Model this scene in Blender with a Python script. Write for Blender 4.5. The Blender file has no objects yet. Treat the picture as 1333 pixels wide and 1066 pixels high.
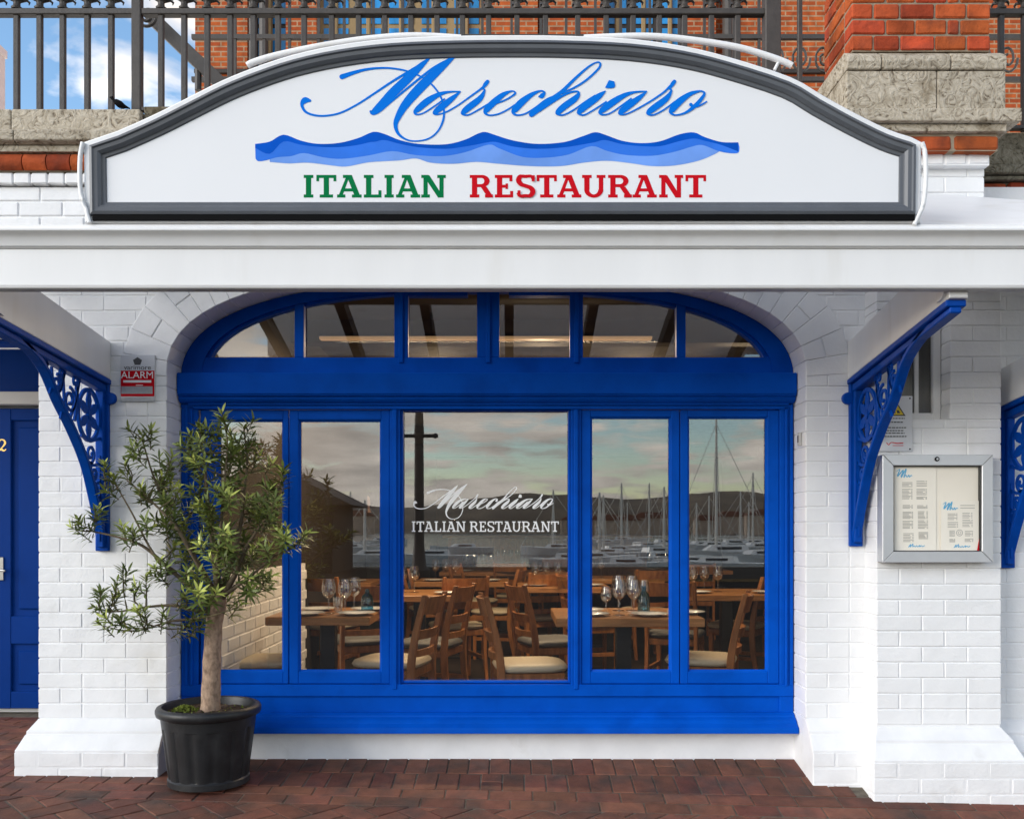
import bpy, math, random
from mathutils import Vector, Matrix
random.seed(7)
PI = math.pi
scene = bpy.context.scene
COL = scene.collection

# ---------------------------------------------------------------- camera
D, S, CX, HZ, EYE = 4.6, 261.0, 665.0, 690.0, 1.2   # distance to wall, px per metre on wall, principal point, eye height
cam = bpy.data.cameras.new('camera')
cam.sensor_width = 36.0
cam.lens = 36.0 * (S * D) / 1333.0
cam.shift_y = (HZ - 533.0) / 1333.0
cam.shift_x = (666.5 - CX) / 1333.0
cam.clip_end = 6000
camo = bpy.data.objects.new('camera', cam)
COL.objects.link(camo)
camo.location = (0, -D, EYE)
camo.rotation_euler = (PI / 2, 0, 0)
scene.camera = camo

# ---------------------------------------------------------------- sky, sun, exposure
SUN_EL, SUN_AZ = math.radians(17), math.radians(-56)   # azimuth measured from -Y towards -X
wd = bpy.data.worlds.new('World'); scene.world = wd; wd.use_nodes = True
nt = wd.node_tree; nt.nodes.clear()
def wn(t, **k):
    n = nt.nodes.new(t)
    for a, b in k.items(): setattr(n, a, b)
    return n
out = wn('ShaderNodeOutputWorld'); bg = wn('ShaderNodeBackground')
sky = wn('ShaderNodeTexSky', sky_type='NISHITA')
sky.sun_disc = False; sky.sun_elevation = SUN_EL; sky.sun_rotation = PI - SUN_AZ
sky.air_density = 1.0; sky.dust_density = 0.2; sky.ozone_density = 1.2
tc = wn('ShaderNodeTexCoord'); sep = wn('ShaderNodeSeparateXYZ')
nt.links.new(tc.outputs['Generated'], sep.inputs[0])
mz = wn('ShaderNodeMath', operation='ADD'); nt.links.new(sep.outputs[2], mz.inputs[0]); mz.inputs[1].default_value = 0.15
mz2 = wn('ShaderNodeMath', operation='MAXIMUM'); nt.links.new(mz.outputs[0], mz2.inputs[0]); mz2.inputs[1].default_value = 0.03
dx = wn('ShaderNodeMath', operation='DIVIDE'); nt.links.new(sep.outputs[0], dx.inputs[0]); nt.links.new(mz2.outputs[0], dx.inputs[1])
dy = wn('ShaderNodeMath', operation='DIVIDE'); nt.links.new(sep.outputs[1], dy.inputs[0]); nt.links.new(mz2.outputs[0], dy.inputs[1])
cmb = wn('ShaderNodeCombineXYZ'); nt.links.new(dx.outputs[0], cmb.inputs[0]); nt.links.new(dy.outputs[0], cmb.inputs[1])
cmb.inputs[2].default_value = 56.1
cn = wn('ShaderNodeTexNoise'); cn.inputs['Scale'].default_value = 0.75; cn.inputs['Detail'].default_value = 9; cn.inputs['Roughness'].default_value = 0.58
nt.links.new(cmb.outputs[0], cn.inputs['Vector'])
cr = wn('ShaderNodeValToRGB'); cr.color_ramp.elements[0].position = 0.45; cr.color_ramp.elements[1].position = 0.60
low = wn('ShaderNodeMapRange'); low.inputs[1].default_value = 0.0; low.inputs[2].default_value = 0.35; low.inputs[3].default_value = 0.13; low.inputs[4].default_value = 0.0
nt.links.new(sep.outputs[2], low.inputs[0])
cn3 = wn('ShaderNodeTexNoise'); cn3.inputs['Scale'].default_value = 4.2; cn3.inputs['Detail'].default_value = 7; cn3.inputs['Distortion'].default_value = .6
nt.links.new(cmb.outputs[0], cn3.inputs['Vector'])
wsp = wn('ShaderNodeMath', operation='MULTIPLY_ADD'); nt.links.new(cn3.outputs['Fac'], wsp.inputs[0]); wsp.inputs[1].default_value = .70; nt.links.new(cn.outputs['Fac'], wsp.inputs[2])
wof = wn('ShaderNodeMath', operation='SUBTRACT'); nt.links.new(wsp.outputs[0], wof.inputs[0]); wof.inputs[1].default_value = .372
cov = wn('ShaderNodeMath', operation='ADD'); nt.links.new(wof.outputs[0], cov.inputs[0]); nt.links.new(low.outputs[0], cov.inputs[1])
nt.links.new(cov.outputs[0], cr.inputs[0])
cn2 = wn('ShaderNodeTexNoise'); cn2.inputs['Scale'].default_value = 1.9; cn2.inputs['Detail'].default_value = 6
nt.links.new(cmb.outputs[0], cn2.inputs['Vector'])
cc = wn('ShaderNodeValToRGB')
cc.color_ramp.elements[0].position = 0.35; cc.color_ramp.elements[0].color = (5.6, 5.2, 4.8, 1)
cc.color_ramp.elements[1].position = 0.65; cc.color_ramp.elements[1].color = (10.5, 9.7, 8.7, 1)
nt.links.new(cn2.outputs['Fac'], cc.inputs[0])
mx = wn('ShaderNodeMix', data_type='RGBA')
nt.links.new(cr.outputs[0], mx.inputs[0]); hs = wn('ShaderNodeHueSaturation'); hs.inputs['Saturation'].default_value = 1.12; hs.inputs['Value'].default_value = 1.45; nt.links.new(sky.outputs[0], hs.inputs['Color']); nt.links.new(hs.outputs[0], mx.inputs[6]); nt.links.new(cc.outputs[0], mx.inputs[7])
nt.links.new(mx.outputs[2], bg.inputs[0]); bg.inputs[1].default_value = 0.115
nt.links.new(bg.outputs[0], out.inputs[0])

sl = bpy.data.lights.new('sun', 'SUN'); sl.energy = 1.5; sl.angle = math.radians(38); sl.color = (1.0, 0.96, 0.9)
so = bpy.data.objects.new('sun', sl); COL.objects.link(so)
sdir = Vector((math.sin(SUN_AZ) * math.cos(SUN_EL), -math.cos(SUN_AZ) * math.cos(SUN_EL), math.sin(SUN_EL)))
so.rotation_euler = sdir.to_track_quat('Z', 'Y').to_euler(); so.location = sdir * 60
scene.view_settings.view_transform = 'Standard'; scene.view_settings.look = 'None'
scene.view_settings.gamma = 1.0; scene.view_settings.exposure = 0.88
scene.view_settings.use_curve_mapping = False
scene.cycles.max_bounces = 8; scene.cycles.diffuse_bounces = 4; scene.cycles.glossy_bounces = 3; scene.cycles.transparent_max_bounces = 16

# ---------------------------------------------------------------- helpers
def W(px, py, Y):
    k = (D + Y) / (S * D)
    return Vector(((px - CX) * k, Y, EYE + (HZ - py) * k))
def WX(px, Y): return (px - CX) * (D + Y) / (S * D)
def WZ(py, Y): return EYE + (HZ - py) * (D + Y) / (S * D)
def lerp(a, b, t): return a + (b - a) * t
def cat(pts, n=8):
    P = [tuple(p) for p in pts]; P = [P[0]] + P + [P[-1]]; R = []
    for i in range(1, len(P) - 2):
        for j in range(n):
            t = j / n; q = []
            for c in range(len(P[0])):
                a, b, c_, d = P[i-1][c], P[i][c], P[i+1][c], P[i+2][c]
                q.append(.5 * (2*b + (c_-a)*t + (2*a-5*b+4*c_-d)*t*t + (3*b-a-3*c_+d)*t**3))
            R.append(tuple(q))
    R.append(P[-2]); return R

class MB:
    def __init__(s): s.v = []; s.f = []; s.m = []
    def add(s, vs, fs, mi=0):
        n = len(s.v); s.v += [tuple(v) for v in vs]; s.f += [tuple(i + n for i in f) for f in fs]; s.m += [mi] * len(fs); return s
    def box(s, x0, x1, y0, y1, z0, z1, mi=0):
        vs = [(x, y, z) for x in (x0, x1) for y in (y0, y1) for z in (z0, z1)]
        return s.add(vs, [(0,1,3,2),(4,6,7,5),(0,4,5,1),(2,3,7,6),(0,2,6,4),(1,5,7,3)], mi)
    def prism(s, poly, a, b, axis='y', mi=0):     # poly in the other two axes
        def mk(p, t):
            return (p[0], t, p[1]) if axis == 'y' else ((t, p[0], p[1]) if axis == 'x' else (p[0], p[1], t))
        n = len(poly); vs = [mk(p, a) for p in poly] + [mk(p, b) for p in poly]
        fs = [tuple(range(n))[::-1], tuple(range(n, 2*n))] + [(i, (i+1) % n, n + (i+1) % n, n + i) for i in range(n)]
        return s.add(vs, fs, mi)
    def sheet(s, pts, mi=0): return s.add(pts, [tuple(range(len(pts)))], mi)
    def loft(s, rings, closed=True, caps=True, mi=0):
        n = len(rings[0]); vs = [p for r in rings for p in r]; fs = []
        for k in range(len(rings) - 1):
            for i in range(n if closed else n - 1):
                j = (i + 1) % n; fs.append((k*n+i, k*n+j, (k+1)*n+j, (k+1)*n+i))
        if caps: fs += [tuple(range(n))[::-1], tuple(range((len(rings)-1)*n, len(rings)*n))]
        return s.add(vs, fs, mi)
    def tube(s, path, r, seg=8, mi=0, sq=None):
        path = [Vector(p) for p in path]; rings = []; up = Vector((0, 0, 1))
        for i, p in enumerate(path):
            t = (path[min(i+1, len(path)-1)] - path[max(i-1, 0)]).normalized()
            u = up if abs(t.dot(up)) < .95 else Vector((0, 1, 0))
            a = t.cross(u).normalized(); b = a.cross(t)
            rr = r[i] if isinstance(r, (list, tuple)) else r
            rings.append([p + a*math.cos(2*PI*k/seg)*rr + b*math.sin(2*PI*k/seg)*rr for k in range(seg)])
        return s.loft(rings, mi=mi)
    def bar(s, a, b, w, h, up=(0, 0, 1), mi=0):
        a, b = Vector(a), Vector(b); t = (b - a).normalized(); u = Vector(up)
        x = t.cross(u).normalized(); y = x.cross(t)
        return s.loft([[p + x*i*w/2 + y*j*h/2 for i, j in ((-1,-1),(1,-1),(1,1),(-1,1))] for p in (a, b)], mi=mi)
    def lathe(s, prof, c=(0, 0, 0), seg=24, mi=0, caps=True):
        return s.loft([[(c[0]+r*math.cos(2*PI*k/seg), c[1]+r*math.sin(2*PI*k/seg), c[2]+z) for k in range(seg)] for r, z in prof], mi=mi, caps=caps)
    def build(s, name, mats, parent=None, smooth=False, bevel=0, seg=1):
        me = bpy.data.meshes.new(name); me.from_pydata(s.v, [], s.f)
        mats = mats if isinstance(mats, (list, tuple)) else [mats]
        for m in mats: me.materials.append(m)
        if len(mats) > 1: me.polygons.foreach_set('material_index', s.m)
        fix_normals(me)
        o = link(name, me, parent)
        if smooth: shade(me, smooth)
        if bevel:
            b = o.modifiers.new('bevel', 'BEVEL'); b.width = bevel; b.segments = seg; b.limit_method = 'ANGLE'; b.angle_limit = math.radians(35)
        return o
import bmesh
def fix_normals(me):
    bm = bmesh.new(); bm.from_mesh(me); bmesh.ops.recalc_face_normals(bm, faces=bm.faces); bm.to_mesh(me); bm.free()
def shade(me, ang):
    if ang is True: ang = 40
    me.polygons.foreach_set('use_smooth', [True] * len(me.polygons))
    bm = bmesh.new(); bm.from_mesh(me)
    for e in bm.edges:
        if len(e.link_faces) == 2 and e.calc_face_angle(0) > math.radians(ang): e.smooth = False
    bm.to_mesh(me); bm.free()
def link(name, data, parent=None):
    o = bpy.data.objects.new(name, data); COL.objects.link(o)
    if parent:
        o.parent = parent
        r = parent
        while r.parent: r = r.parent
        if parent.get('world_parts') : o.matrix_parent_inverse = Matrix.Translation(-Vector(parent.location))
    return o
def thing(name, label, cat_, loc=(0, 0, 0), group=None, world=True):
    o = bpy.data.objects.new(name, None); COL.objects.link(o); o.location = loc; o.empty_display_size = .1
    tag(o, label, cat_, group)
    if world: o['world_parts'] = 1
    return o
def tag(o, label=None, cat_=None, group=None, kind=None):
    if label: o['label'] = label
    if cat_: o['category'] = cat_
    if group: o['group'] = group
    if kind: o['kind'] = kind
    return o
def copy_tree(o, parent=None):
    c = o.copy(); COL.objects.link(c)
    if parent: c.parent = parent
    for ch in list(o.children): copy_tree(ch, c)
    return c

# ---------------------------------------------------------------- materials
def mat(name, col, rough=.5, metal=0, spec=.5, var=0, vscale=3, bump=0, bscale=40, col2=None, c2scale=6, c2lo=.45, c2hi=.7, rand=0, stretch=None, emit=0, bump2=0, b2scale=6, coat=0):
    m = bpy.data.materials.new(name); m.use_nodes = True; t = m.node_tree; N = t.nodes; L = t.links
    b = N['Principled BSDF']; b.inputs['Roughness'].default_value = rough; b.inputs['Metallic'].default_value = metal
    b.inputs['Specular IOR Level'].default_value = spec; b.inputs['Coat Weight'].default_value = coat
    g = N.new('ShaderNodeNewGeometry'); pos = g.outputs['Position']
    if stretch:
        mp = N.new('ShaderNodeMapping'); mp.inputs['Scale'].default_value = stretch; L.new(pos, mp.inputs[0]); pos = mp.outputs[0]
    def noise(sc, det=5):
        n = N.new('ShaderNodeTexNoise'); n.inputs['Scale'].default_value = sc; n.inputs['Detail'].default_value = det
        L.new(pos, n.inputs['Vector']); return n.outputs['Fac']
    c = None
    rgb = N.new('ShaderNodeRGB'); rgb.outputs[0].default_value = (*col, 1); c = rgb.outputs[0]
    if col2:
        r = N.new('ShaderNodeMapRange'); r.inputs[1].default_value = c2lo; r.inputs[2].default_value = c2hi; L.new(noise(c2scale, 8), r.inputs[0])
        x = N.new('ShaderNodeMix'); x.data_type = 'RGBA'; L.new(r.outputs[0], x.inputs[0]); L.new(c, x.inputs[6]); x.inputs[7].default_value = (*col2, 1); c = x.outputs[2]
    if var or rand:
        h = N.new('ShaderNodeHueSaturation'); L.new(c, h.inputs['Color']); c = h.outputs[0]
        v = None
        if var:
            r = N.new('ShaderNodeMapRange'); r.inputs[3].default_value = 1 - var; r.inputs[4].default_value = 1 + var; r.inputs[1].default_value = .3; r.inputs[2].default_value = .7
            L.new(noise(vscale, 6), r.inputs[0]); v = r.outputs[0]
        if rand:
            oi = N.new('ShaderNodeObjectInfo'); r2 = N.new('ShaderNodeMapRange'); r2.inputs[3].default_value = 1 - rand; r2.inputs[4].default_value = 1 + rand
            L.new(oi.outputs['Random'], r2.inputs[0])
            if v:
                mm = N.new('ShaderNodeMath'); mm.operation = 'MULTIPLY'; L.new(v, mm.inputs[0]); L.new(r2.outputs[0], mm.inputs[1]); v = mm.outputs[0]
            else: v = r2.outputs[0]
            r3 = N.new('ShaderNodeMapRange'); r3.inputs[3].default_value = .5 - rand*.03; r3.inputs[4].default_value = .5 + rand*.03
            mm2 = N.new('ShaderNodeMath'); mm2.operation = 'FRACT'; mm3 = N.new('ShaderNodeMath'); mm3.operation = 'MULTIPLY'; mm3.inputs[1].default_value = 7.13
            L.new(oi.outputs['Random'], mm3.inputs[0]); L.new(mm3.outputs[0], mm2.inputs[0]); L.new(mm2.outputs[0], r3.inputs[0]); L.new(r3.outputs[0], h.inputs['Hue'])
        L.new(v, h.inputs['Value'])
    L.new(c, b.inputs['Base Color'])
    nrm = None
    for st, sc, dist in ((bump, bscale, .004), (bump2, b2scale, .02)):
        if st:
            bp = N.new('ShaderNodeBump'); bp.inputs['Strength'].default_value = st; bp.inputs['Distance'].default_value = dist
            L.new(noise(sc, 5), bp.inputs['Height'])
            if nrm: L.new(nrm, bp.inputs['Normal'])
            nrm = bp.outputs[0]
    if nrm: L.new(nrm, b.inputs['Normal'])
    if emit:
        b.inputs['Emission Color'].default_value = (*col, 1); b.inputs['Emission Strength'].default_value = emit
    return m
def glass_mat(name, refl=.16, tint=(.95, .95, .95), rough=0.0):
    m = bpy.data.materials.new(name); m.use_nodes = True; t = m.node_tree; t.nodes.clear(); N = t.nodes; L = t.links
    o = N.new('ShaderNodeOutputMaterial'); a = N.new('ShaderNodeBsdfTransparent'); g = N.new('ShaderNodeBsdfGlossy'); x = N.new('ShaderNodeMixShader')
    a.inputs[0].default_value = (*tint, 1); g.inputs['Roughness'].default_value = rough; g.inputs['Color'].default_value = (1, 1, 1, 1)
    lw = N.new('ShaderNodeLayerWeight'); lw.inputs[0].default_value = .5
    pw_ = N.new('ShaderNodeMath'); pw_.operation = 'POWER'; pw_.inputs[1].default_value = 5.0; L.new(lw.outputs['Facing'], pw_.inputs[0])
    ad = N.new('ShaderNodeMath'); ad.operation = 'MULTIPLY_ADD'; ad.use_clamp = True; ad.inputs[1].default_value = 1 - refl; ad.inputs[2].default_value = refl; L.new(pw_.outputs[0], ad.inputs[0])
    L.new(ad.outputs[0], x.inputs[0]); L.new(a.outputs[0], x.inputs[1]); L.new(g.outputs[0], x.inputs[2]); L.new(x.outputs[0], o.inputs[0])
    return m
def brick_mat(name, c1, c2, mortar, bw=.225, bh=.075, ms=.006, axes='xz', rough=.85):
    m = bpy.data.materials.new(name); m.use_nodes = True; t = m.node_tree; N = t.nodes; L = t.links
    b = N['Principled BSDF']; b.inputs['Roughness'].default_value = rough; b.inputs['Specular IOR Level'].default_value = .25
    g = N.new('ShaderNodeNewGeometry'); sp = N.new('ShaderNodeSeparateXYZ'); cb = N.new('ShaderNodeCombineXYZ'); L.new(g.outputs['Position'], sp.inputs[0])
    L.new(sp.outputs[0], cb.inputs[0]); L.new(sp.outputs[2 if axes == 'xz' else 1], cb.inputs[1])
    k = N.new('ShaderNodeTexBrick'); k.inputs['Scale'].default_value = 1; k.inputs['Brick Width'].default_value = bw; k.inputs['Row Height'].default_value = bh
    k.inputs['Mortar Size'].default_value = ms; k.inputs['Color1'].default_value = (*c1, 1); k.inputs['Color2'].default_value = (*c2, 1); k.inputs['Mortar'].default_value = (*mortar, 1)
    L.new(cb.outputs[0], k.inputs['Vector'])
    n = N.new('ShaderNodeTexNoise'); n.inputs['Scale'].default_value = 9; n.inputs['Detail'].default_value = 8; L.new(g.outputs['Position'], n.inputs['Vector'])
    r = N.new('ShaderNodeMapRange'); r.inputs[1].default_value = .3; r.inputs[2].default_value = .7; r.inputs[3].default_value = .7; r.inputs[4].default_value = 1.25; L.new(n.outputs['Fac'], r.inputs[0])
    h = N.new('ShaderNodeHueSaturation'); L.new(k.outputs['Color'], h.inputs['Color']); L.new(r.outputs[0], h.inputs['Value']); L.new(h.outputs[0], b.inputs['Base Color'])
    bp = N.new('ShaderNodeBump'); bp.inputs['Strength'].default_value = .6; bp.inputs['Distance'].default_value = .01; bp.invert = True; L.new(k.outputs['Fac'], bp.inputs['Height']); L.new(bp.outputs[0], b.inputs['Normal'])
    return m
M = {}
M['white_brick'] = mat('white_masonry_paint', (.82, .82, .825), .5, var=.03, vscale=5, bump=.3, bscale=70, bump2=.25, b2scale=11, rand=.015, col2=(.64, .62, .58), c2scale=3.1, c2lo=.60, c2hi=.88, spec=.3)
M['white_plaster'] = mat('white_painted_render', (.79, .79, .795), .6, var=.05, vscale=7, bump=.4, bscale=60, bump2=.22, b2scale=10, col2=(.60, .58, .55), c2scale=6, c2lo=.62, c2hi=.9, spec=.3)
M['white_wood'] = mat('white_painted_timber', (.77, .765, .76), .38, var=.025, vscale=3, bump=.08, bscale=30, col2=(.60, .57, .52), c2scale=2.2, c2lo=.60, c2hi=.95, stretch=(2.2, 4, .45))
M['grey_edge'] = mat('dull_white_metal_edge', (.50, .49, .48), .45, var=.08)
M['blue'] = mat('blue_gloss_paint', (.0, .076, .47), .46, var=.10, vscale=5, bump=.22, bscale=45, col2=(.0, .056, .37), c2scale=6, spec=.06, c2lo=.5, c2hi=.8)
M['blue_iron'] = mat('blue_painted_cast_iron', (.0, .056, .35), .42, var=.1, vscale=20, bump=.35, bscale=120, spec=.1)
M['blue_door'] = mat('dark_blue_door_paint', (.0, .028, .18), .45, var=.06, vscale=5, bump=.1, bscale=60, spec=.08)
M['sign_white'] = mat('sign_panel_white', (.775, .78, .795), .4, var=.012, vscale=3)
M['sign_edge'] = mat('sign_edge_white', (.78, .78, .78), .4, var=.04, vscale=14, bump=.15, bscale=30, col2=(.6, .58, .56), c2scale=10, c2lo=.62, c2hi=.85)
M['sign_grey'] = mat('sign_frame_grey', (.085, .092, .105), .38, var=.08, vscale=12, bump=.06, bscale=80)
M['black'] = mat('black', (.006, .006, .0065), .7, spec=.05)
M['script_blue'] = mat('sign_lettering_blue', (.0, .165, .70), .75, spec=.08)
M['wave_dark'] = mat('wave_dark_blue', (.0, .085, .52), .75, spec=.08, var=.15, vscale=6)
M['wave_mid'] = mat('wave_mid_blue', (.035, .18, .74), .75, spec=.08, var=.12, vscale=7)
M['wave_light'] = mat('wave_light_blue', (.16, .33, .80), .75, spec=.08, var=.12, vscale=6)
M['green'] = mat('lettering_green', (.0, .165, .05), .75, spec=.08)
M['red'] = mat('lettering_red', (.55, .004, .012), .75, spec=.08)
M['red_brick'] = mat('red_brick', (.38, .07, .022), .85, var=.3, vscale=9, bump=.8, bscale=60, bump2=.4, b2scale=20, rand=.28, col2=(.16, .04, .022), c2scale=8, c2lo=.5, c2hi=.74, spec=.2)
M['mortar'] = mat('lime_mortar', (.29, .235, .17), .95, var=.2, vscale=20, bump=.5, bscale=80, spec=.1)
def stone_mat(name, light, mid, dark, lo, hi):
    m = bpy.data.materials.new(name); m.use_nodes = True; t = m.node_tree; N = t.nodes; L = t.links; b = N['Principled BSDF']; b.inputs['Roughness'].default_value = .92; b.inputs['Specular IOR Level'].default_value = .12
    g = N.new('ShaderNodeNewGeometry'); p = g.outputs['Position']
    def nz(sc, det, dist=0, ro=.55):
        n = N.new('ShaderNodeTexNoise'); n.inputs['Scale'].default_value = sc; n.inputs['Detail'].default_value = det; n.inputs['Distortion'].default_value = dist; n.inputs['Roughness'].default_value = ro; L.new(p, n.inputs['Vector']); return n.outputs['Fac']
    sw = nz(17, 4, 3.2); pa = nz(7, 6, .4); sp_ = nz(60, 3, .5, .7)
    r1 = N.new('ShaderNodeValToRGB'); L.new(sw, r1.inputs[0]); e = r1.color_ramp.elements
    e[0].position = .30; e[0].color = (*dark, 1); e[1].position = .62; e[1].color = (*light, 1); q = e.new(.44); q.color = (*mid, 1)
    mr = N.new('ShaderNodeMapRange'); mr.inputs[1].default_value = lo; mr.inputs[2].default_value = hi; L.new(pa, mr.inputs[0])
    x = N.new('ShaderNodeMix'); x.data_type = 'RGBA'; x.blend_type = 'MULTIPLY'; L.new(mr.outputs[0], x.inputs[0]); L.new(r1.outputs[0], x.inputs[6]); x.inputs[7].default_value = (.5, .46, .40, 1)
    oi = N.new('ShaderNodeObjectInfo'); rr = N.new('ShaderNodeMapRange'); rr.inputs[3].default_value = .9; rr.inputs[4].default_value = 1.1; L.new(oi.outputs['Random'], rr.inputs[0])
    h = N.new('ShaderNodeHueSaturation'); L.new(x.outputs[2], h.inputs['Color']); L.new(rr.outputs[0], h.inputs['Value']); L.new(h.outputs[0], b.inputs['Base Color'])
    a = N.new('ShaderNodeBump'); a.inputs['Strength'].default_value = .8; a.inputs['Distance'].default_value = .012; L.new(sw, a.inputs['Height'])
    c = N.new('ShaderNodeBump'); c.inputs['Strength'].default_value = .7; c.inputs['Distance'].default_value = .004; L.new(sp_, c.inputs['Height']); L.new(a.outputs[0], c.inputs['Normal']); L.new(c.outputs[0], b.inputs['Normal'])
    return m
M['stone'] = stone_mat('weathered_limestone', (.52, .46, .37), (.40, .345, .265), (.13, .10, .07), .52, .72)
M['stone_dark'] = stone_mat('mossy_limestone', (.27, .24, .18), (.20, .175, .125), (.07, .06, .04), .45, .68)
M['iron'] = mat('dark_grey_iron_railing', (.060, .052, .046), .5, var=.15, vscale=20, bump=.3, bscale=90, spec=.4)
M['paver'] = mat('clay_paver', (.145, .054, .035), .72, var=.2, vscale=16, bump=.7, bscale=70, rand=.24, col2=(.07, .042, .034), c2scale=6, c2lo=.46, c2hi=.70, spec=.3)
M['joint'] = mat('sandy_paver_joint', (.13, .112, .09), .95, var=.25, vscale=30, bump=.5, bscale=90, spec=.1)
M['glass'] = glass_mat('window_glass', .12, (.90, .90, .89))
M['glass_ware'] = glass_mat('drinking_glass', .17, (.93, .94, .95), .02)
M['glass_clear'] = glass_mat('case_glass', .005, (1, 1, 1))
M['glass_blue'] = glass_mat('blue_bottle_glass', .12, (.25, .55, .72))
M['alu'] = mat('brushed_aluminium', (.58, .59, .61), .38, metal=.55, var=.04, vscale=10)
M['steel'] = mat('steel', (.5, .49, .47), .3, metal=1)
M['rubber'] = mat('black_gasket', (.02, .02, .02), .6)
M['paper'] = mat('cream_menu_paper', (.88, .83, .73), .7, var=.03)
M['paper2'] = mat('cream_backing_board', (.87, .81, .70), .7, var=.04)
M['print'] = mat('grey_menu_print', (.42, .40, .36), .7)
M['print_dark'] = mat('dark_print', (.06, .06, .065), .6)
M['print_blue'] = mat('blue_menu_print', (.12, .42, .66), .6)
M['white_flat'] = mat('white_vinyl', (.88, .88, .88), .5)
M['yellow'] = mat('warning_yellow', (.75, .55, .01), .5)
M['sign_plate'] = mat('pale_plastic_plate', (.62, .63, .66), .4, var=.03)
M['silver_plate'] = mat('silver_sticker', (.42, .43, .45), .35, metal=.3, var=.12, vscale=30)
M['gold'] = mat('brass', (.72, .48, .16), .3, metal=.9)
M['wood'] = mat('varnished_beech', (.36, .145, .045), .38, var=.25, vscale=10, stretch=(3, 3, .6), col2=(.24, .085, .025), c2scale=9, rand=.06, spec=.4)
M['table_wood'] = mat('oak_table_top', (.42, .20, .075), .32, var=.2, vscale=12, stretch=(.5, 5, 5), col2=(.30, .125, .04), c2scale=10, spec=.4)
M['cream'] = mat('cream_leatherette', (.62, .54, .40), .5, var=.04, bump=.2, bscale=60)
M['grey_seat'] = mat('grey_leatherette', (.12, .12, .12), .5, var=.05)
M['black_metal'] = mat('black_metal', (.012, .012, .013), .4)
M['china'] = mat('white_china', (.80, .80, .79), .2, coat=.3)
M['napkin'] = mat('white_napkin', (.75, .74, .71), .8, var=.05)
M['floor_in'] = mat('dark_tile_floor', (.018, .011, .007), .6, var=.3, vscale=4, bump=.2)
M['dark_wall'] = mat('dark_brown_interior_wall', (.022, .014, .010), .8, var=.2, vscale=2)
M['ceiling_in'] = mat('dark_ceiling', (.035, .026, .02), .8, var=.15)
M['pot'] = mat('black_plastic_pot', (.014, .0145, .016), .42, var=.25, vscale=14, bump=.25, bscale=50, col2=(.032, .032, .033), c2scale=9, c2lo=.5, c2hi=.8, spec=.35)
M['soil'] = mat('potting_soil', (.045, .026, .013), .95, var=.5, vscale=60, bump=1, bscale=90, bump2=1, b2scale=40)
M['moss'] = mat('green_moss', (.14, .17, .02), .95, var=.4, vscale=80, bump=1, bscale=120)
M['bark'] = mat('smooth_brown_bark', (.34, .235, .165), .85, var=.22, vscale=40, bump=.8, bscale=80, stretch=(1.6, 1.6, 1), col2=(.19, .125, .085), c2scale=30, spec=.2)
M['twig'] = mat('green_brown_twig', (.10, .082, .035), .8, var=.2, vscale=20)
M['limb'] = mat('dark_olive_bark', (.115, .085, .05), .85, var=.3, vscale=30, bump=.6, bscale=90)
M['rafter'] = mat('dark_stained_rafter', (.055, .043, .035), .7, var=.15)
def sheet_mat():
    m = bpy.data.materials.new('translucent_roof_sheet'); m.use_nodes = True; t = m.node_tree; t.nodes.clear(); N = t.nodes
    o = N.new('ShaderNodeOutputMaterial'); a = N.new('ShaderNodeBsdfDiffuse'); b = N.new('ShaderNodeBsdfTranslucent'); x = N.new('ShaderNodeMixShader')
    c = N.new('ShaderNodeBsdfTransparent'); y = N.new('ShaderNodeMixShader'); c.inputs[0].default_value = (.98, .98, .98, 1); y.inputs[0].default_value = .93
    a.inputs[0].default_value = (.74, .74, .73, 1); b.inputs[0].default_value = (.90, .86, .80, 1); x.inputs[0].default_value = .75
    for i, n in ((1, a), (2, b)): t.links.new(n.outputs[0], x.inputs[i])
    t.links.new(x.outputs[0], y.inputs[1]); t.links.new(c.outputs[0], y.inputs[2])
    t.links.new(y.outputs[0], o.inputs[0]); return m
M['roof_sheet'] = sheet_mat()

# ---------------------------------------------------------------- bricks
_bc = {}
def rbox(L, Dp, H, b, matl, var):
    key = (round(L, 3), round(Dp, 3), round(H, 3), b, matl.name, var)
    if key in _bc: return _bc[key]
    rnd = random.Random(hash(key[:3]) % 1000 + var)
    hs = (L/2, Dp/2, H/2); vs = []; idx = {}
    for sx in (-1, 1):
        for sy in (-1, 1):
            for sz in (-1, 1):
                s = (sx, sy, sz)
                for a in range(3):
                    idx[(s, a)] = len(vs)
                    vs.append(tuple(s[c] * (hs[c] - (0 if c == a else b)) + rnd.uniform(-1, 1) * b * .22 for c in range(3)))
    fs = []
    for a in range(3):
        o = [c for c in range(3) if c != a]
        for sg in (-1, 1):
            q = []
            for u, v in ((-1,-1),(1,-1),(1,1),(-1,1)):
                s = [0,0,0]; s[a] = sg; s[o[0]] = u; s[o[1]] = v; q.append(idx[(tuple(s), a)])
            fs.append(q)
    for a in range(3):                     # edges along axis a
        p, q = [c for c in range(3) if c != a]
        for u in (-1, 1):
            for v in (-1, 1):
                s0 = [0,0,0]; s0[a] = -1; s0[p] = u; s0[q] = v; s1 = list(s0); s1[a] = 1; s0, s1 = tuple(s0), tuple(s1)
                fs.append([idx[(s0,p)], idx[(s1,p)], idx[(s1,q)], idx[(s0,q)]])
    for sx in (-1, 1):
        for sy in (-1, 1):
            for sz in (-1, 1):
                s = (sx, sy, sz); fs.append([idx[(s,0)], idx[(s,1)], idx[(s,2)]])
    me = bpy.data.meshes.new('brick'); me.from_pydata(vs, [], fs); me.materials.append(matl); fix_normals(me)
    _bc[key] = me; return me
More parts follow.
